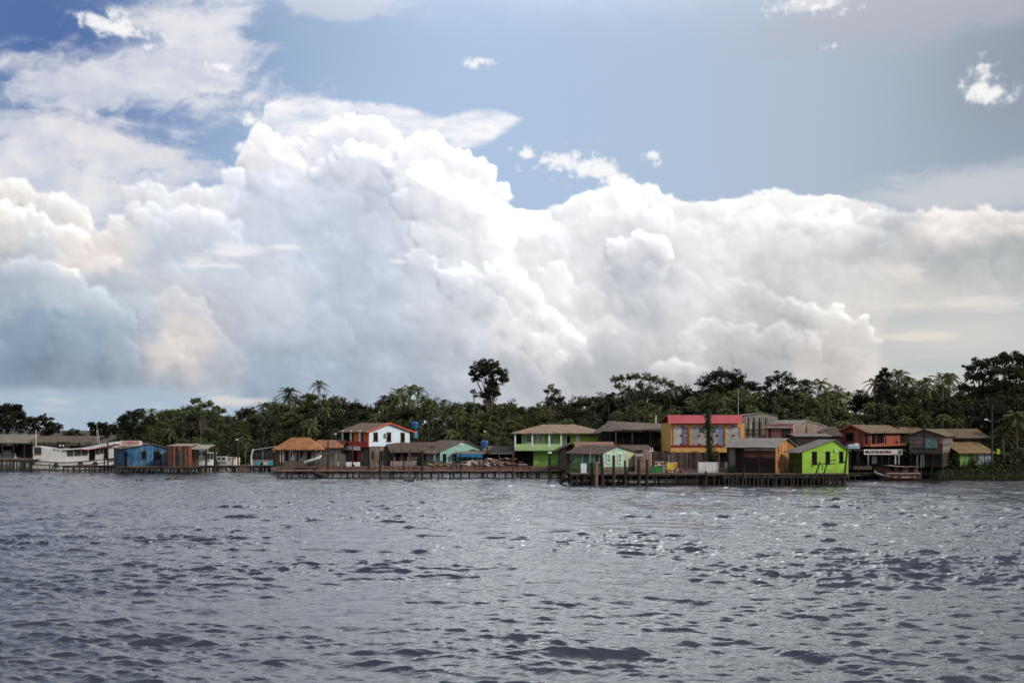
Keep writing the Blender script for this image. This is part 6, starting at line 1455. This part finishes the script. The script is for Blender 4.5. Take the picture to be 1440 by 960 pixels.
def place_tree(kind, px, D, top, sec=None, label=None, group=None, sc=None):
    pool = palms if kind == 'palm' else broads; i = random.randrange(len(pool)); src = pool[i]; z0 = .9; H_ = wz(top, D) - z0
    if kind == 'palm': s = random.uniform(.62, .98) * (1.45 if label and 'bare pale' not in label else 1); sz = (H_ - 1.2 * s) / 10.0; scale = (s, s, sz); 
    else: s = H_ / 10.6; scale = (s * random.uniform(.95, 1.35), s * random.uniform(.9, 1.2), s)
    word = 'palm' if kind == 'palm' else 'broadleaf tree'
    sec = sec or next((t for a, b, t in sections if a <= px < b), sections[0][2] if px < 165 else sections[-1][2])
    lab = label or ('%s in the dense dark green tree line %s' % (word, sec)); grp = group or ('%ss in the tree line %s' % (word, sec))
    if kind == 'palm' and sz > 0:
        # the crown must not stretch with the trunk: separate scale on the parts
        o = src.copy(); COL.objects.link(o); o.location = (wx(px, D), D, z0); o.rotation_euler[2] = random.uniform(0, 6.28); o['label'] = lab
        if not label: o['group'] = grp
        for ch in src.children:
            c = ch.copy(); COL.objects.link(c); c.parent = o
            if ch.name.startswith('trunk'): c.scale = (s, s, sz)
            else: c.scale = (s, s, s); c.location = (0, 0, 10.0 * (sz - s))
        return o
    o = copy_tree(src, loc=(wx(px, D), D, z0), rz=random.uniform(0, 6.28), scale=scale, label=lab)
    if not label: o['group'] = grp
    return o
nt_ = 0
for row, (D, dy, step) in enumerate(((248, 1, 12.5), (236, 9, 14.5), (225, 24, 18), (215, 42, 23))):
    px = 168 + row * 4
    while px < 1490:
        D_ = D + random.uniform(-4, 4) - (28 if px > 850 else 0) * min((px - 850) / 80, 1) * (px > 850)
        t = ptop(px) + dy + random.uniform(-4, 9)
        if px < 185: t = max(t, 578 + dy * .6)
        pp = (.5 if 380 < px < 640 or px > 1180 else .3) * (1.0 if row else .5) + (.25 if row > 1 else 0)
        place_tree('palm' if random.random() < pp else 'broad', px, D_, t); nt_ += 1
        px += step * random.uniform(.75, 1.3)
# trees that stand out on the skyline
for px, top, D, lab in ((447, 534, 240, 'tallest drooping palm above the orange tiled house'), (409, 543, 240, 'slim palm rising left of the tallest drooping palm'), (575, 539, 238, 'palm with upright fronds above the white gabled house'), (563, 545, 236, 'left neighbour of the upright palm above the white gable'),
                        (586, 543, 240, 'right neighbour of the upright palm above the white gable'), (1135, 533, 214, 'feathery palm on the skyline above the pink house'), (1158, 531, 212, 'dark compact palm on the skyline right of the pink house'), (1262, 518, 205, 'tall palm with upright fronds right of the vine covered tree'),
                        (1276, 526, 205, 'second tall palm right of the vine covered tree'), (1228, 529, 206, 'palm left of the vine covered tree on the skyline'), (1302, 530, 204, 'palm above the grey gabled house on the skyline'), (1327, 524, 204, 'big leaning palm left of the dark giant trees'),
                        (1333, 521, 206, 'palm with a single arching frond by the dark giant trees'), (855, 550, 225, 'palm at the left end of the flat topped trees'), (1430, 575, 172, 'drooping palm at the right edge before the dark giant trees'), (1412, 600, 170, 'low palm at the right bank before the dark giant trees')):
    place_tree('palm', px, D, top, label=lab)
for px, D, top in ((1240, 196, 566), (1247, 196, 571), (1262, 195, 570), (1268, 195, 572)):    # pale bare stems
    place_tree('palm', px, D, top, label='slender palm with a bare pale trunk above the red house roof', group=None)['group'] = 'pale stemmed palms above the red house'
def lobe_tree(label, px, D, lobes, seed, m=None, size=.2, nper=320, tr=.4, base=.8, group=None, name='tree'):
    K = D / 1400; loc = [((x - px) * K, random.Random(seed + int(x)).uniform(-.5, .5) * rr * K, wz(y, D) - base, rr * K * 1.28) for x, y, rr in lobes]
    o = make_broad(seed, (max(l[2] for l in loc)) * .9, loc, size, m, nper, tr, name=name); o.location = (wx(px, D), D, base); o['label'] = label
    if group: o['group'] = group
    return o
lobe_tree('tall lone tree with rounded airy crown above the forest', 688, 238, [(672, 518, 9), (682, 512, 8), (692, 513, 9), (702, 522, 9), (706, 534, 7), (678, 526, 6), (692, 528, 5), (665, 524, 5), (688, 548, 10), (694, 540, 6), (684, 556, 9), (695, 553, 8), (688, 538, 8), (686, 520, 9), (668, 532, 6), (709, 528, 6)], 101, LEAF, .22, 420)
lobe_tree('small tree with lopsided flat crown right of the tall lone tree', 775, 232, [(769, 550, 5), (776, 546, 6), (783, 551, 6), (780, 559, 7), (772, 560, 4), (788, 560, 5), (778, 562, 7), (785, 565, 7), (771, 566, 6)], 102, LEAFD, .18, 200)
lobe_tree('little round tree left of the tall lone tree', 666, 236, [(666, 550, 4.5), (668, 556, 4)], 103, LEAFD, .16, 160)
lobe_tree('wide flat topped tree with gaps of sky above the dark barn', 888, 222, [(864, 533, 6), (874, 531, 6), (884, 531, 6), (896, 529, 7), (908, 531, 7), (920, 533, 7), (932, 537, 8), (869, 543, 6), (900, 543, 8), (915, 545, 9), (942, 541, 7), (952, 546, 7), (882, 548, 8)], 104, LEAF, .20, 240)
lobe_tree('broad domed tree above the yellow house', 1015, 215, [(992, 540, 12), (1003, 530, 12), (1015, 526, 11), (1028, 529, 11), (1040, 534, 11), (1052, 541, 10), (1064, 546, 9), (1010, 546, 14), (1035, 548, 14)], 105, LEAF, .22, 330)
lobe_tree('leafy tree on the skyline above the grey building', 1098, 216, [(1082, 538, 8), (1092, 531, 9), (1104, 532, 9), (1114, 538, 8), (1098, 546, 10), (1074, 545, 6)], 106, LEAF, .2, 280)
lobe_tree('dense vine covered tree with square top above the red house', 1243, 203, [(1243, 521, 5.5), (1239, 527, 7), (1248, 527, 6.5), (1242, 536, 9), (1246, 546, 11), (1238, 550, 10), (1250, 556, 11)], 107, LEAFD, .18, 420)
lobe_tree('dark giant tree with an airy crown left of the right edge', 1378, 192, [(1363, 518, 8), (1374, 511, 9), (1386, 512, 9), (1368, 530, 10), (1382, 530, 11), (1392, 524, 9), (1360, 545, 9), (1375, 550, 13), (1390, 548, 13)], 108, LEAFD, .22, 330, .6)
lobe_tree('darkest giant tree with dense crown at the right edge', 1425, 188, [(1404, 508, 10), (1416, 502, 10), (1430, 502, 11), (1444, 506, 11), (1410, 522, 13), (1428, 522, 15), (1446, 524, 14), (1403, 540, 12), (1424, 545, 17), (1444, 545, 17), (1412, 562, 16), (1436, 568, 18)], 109, LEAFD, .24, 460, .7)
lobe_tree('dark dense tree low behind the right bank', 1400, 184, [(1380, 575, 16), (1400, 580, 18), (1420, 590, 18), (1390, 600, 16), (1412, 608, 16), (1436, 600, 18), (1372, 595, 12), (1445, 615, 15)], 110, LEAFD, .24, 430, .5)
# left, farther away
lobe_tree('dark clump of trees at the far left edge', 10, 300, [(-14, 578, 14), (4, 576, 12), (18, 577, 11), (28, 584, 9), (-5, 592, 16), (12, 594, 16), (28, 598, 12), (25, 572, 5)], 111, LEAFD, .34, 420, .5)
lobe_tree('lower dark trees behind the riverboat stern', 58, 310, [(42, 592, 8), (52, 590, 7), (62, 590, 8), (72, 597, 7), (80, 602, 7), (50, 602, 10), (66, 606, 10)], 112, LEAFD, .32, 360, .4)
lobe_tree('small rounded dark trees behind the boat cabin', 104, 320, [(96, 610, 6), (106, 608, 6), (114, 613, 6), (90, 616, 5)], 113, LEAFD, .3, 300, .35)
lobe_tree('dark round tree behind the lattice mast', 140, 300, [(131, 600, 6), (141, 598, 6), (150, 601, 7), (134, 608, 7), (148, 610, 8), (158, 606, 7), (128, 597, 3.5)], 114, LEAFD, .3, 320, .35)
lobe_tree('big leaved tree with a bare topped crown behind the rusty shack', 283, 226, [(272, 564, 4), (278, 563, 4), (286, 570, 7), (296, 567, 5), (304, 573, 6), (312, 577, 6), (278, 578, 8), (292, 582, 9)], 115, LEAF, .22, 230)
lobe_tree('dense dark tree at the left end of the forest', 185, 222, [(172, 592, 9), (182, 584, 9), (194, 582, 9), (178, 602, 10), (192, 600, 11), (168, 604, 7), (206, 590, 9)], 116, LEAFD, .22, 380)
for o in palms + broads:      # the prototypes themselves go
    for c in list(o.children): bpy.data.objects.remove(c)
    bpy.data.objects.remove(o)

# undergrowth and the grassy bank: nobody could count the plants
def undergrowth():
    rs = random.Random(77); mb = MB()
    px = -60
    while px < 1500:
        s0 = shore(px) + 1.5
        for k in range(5 if px > 170 else 3):
            D = s0 + 2 + k * 5.5 + rs.uniform(0, 3); hgt = rs.uniform(1.5, 4.0) + k * (2.1 if px > 170 else .7)
            if px > 1300: hgt *= .85
            for q in range(4): leaf_cloud(mb, (wx(px, D) + rs.uniform(-1, 1), D, .8 + hgt * (q + .6) / 4.2), rs.uniform(.8, 1.6), 44, .28, rs, .8, .3)
        px += 8.5
    o = mb.build('undergrowth', LEAFD); tag(o, 'dark tangled undergrowth at the foot of the forest behind the houses', 'undergrowth', kind='stuff')
    mb = MB()
    for i in range(15000):
        px = rs.uniform(1296, 1560); D = rs.uniform(157.5, 171) + (4 if px < 1320 else 0); x, y = wx(px, D), D
        g = min((D - 156) / 8, 1); z = .0 + g * 1.0; hgt = rs.uniform(.35, .95) * (1.2 if rs.random() < .1 else .8); a = rs.uniform(0, 3.14); w = Vector((math.cos(a), math.sin(a), 0)) * rs.uniform(.04, .09); tip = Vector((rs.uniform(-.3, .3), rs.uniform(-.3, .3), hgt))
        p = Vector((x, y, z - .1)); mb.add([p - w, p + w, p + tip * .6 + w * .6, p + tip, p + tip * .6 - w * .6], [(0, 1, 2, 3, 4)])
    for i in range(90): px = rs.uniform(1335, 1560); D = rs.uniform(160, 170); leaf_cloud(mb, (wx(px, D), D, 1.0 + rs.uniform(0, .5)), rs.uniform(.4, .8), 45, .16, rs, .8, .3)
    o = mb.build('grass_bank', foliage('bank_grass', (.014, .022, .008), (.04, .055, .016))); tag(o, 'low green grass and weeds on the bank at the right', 'grass', kind='stuff')
undergrowth()
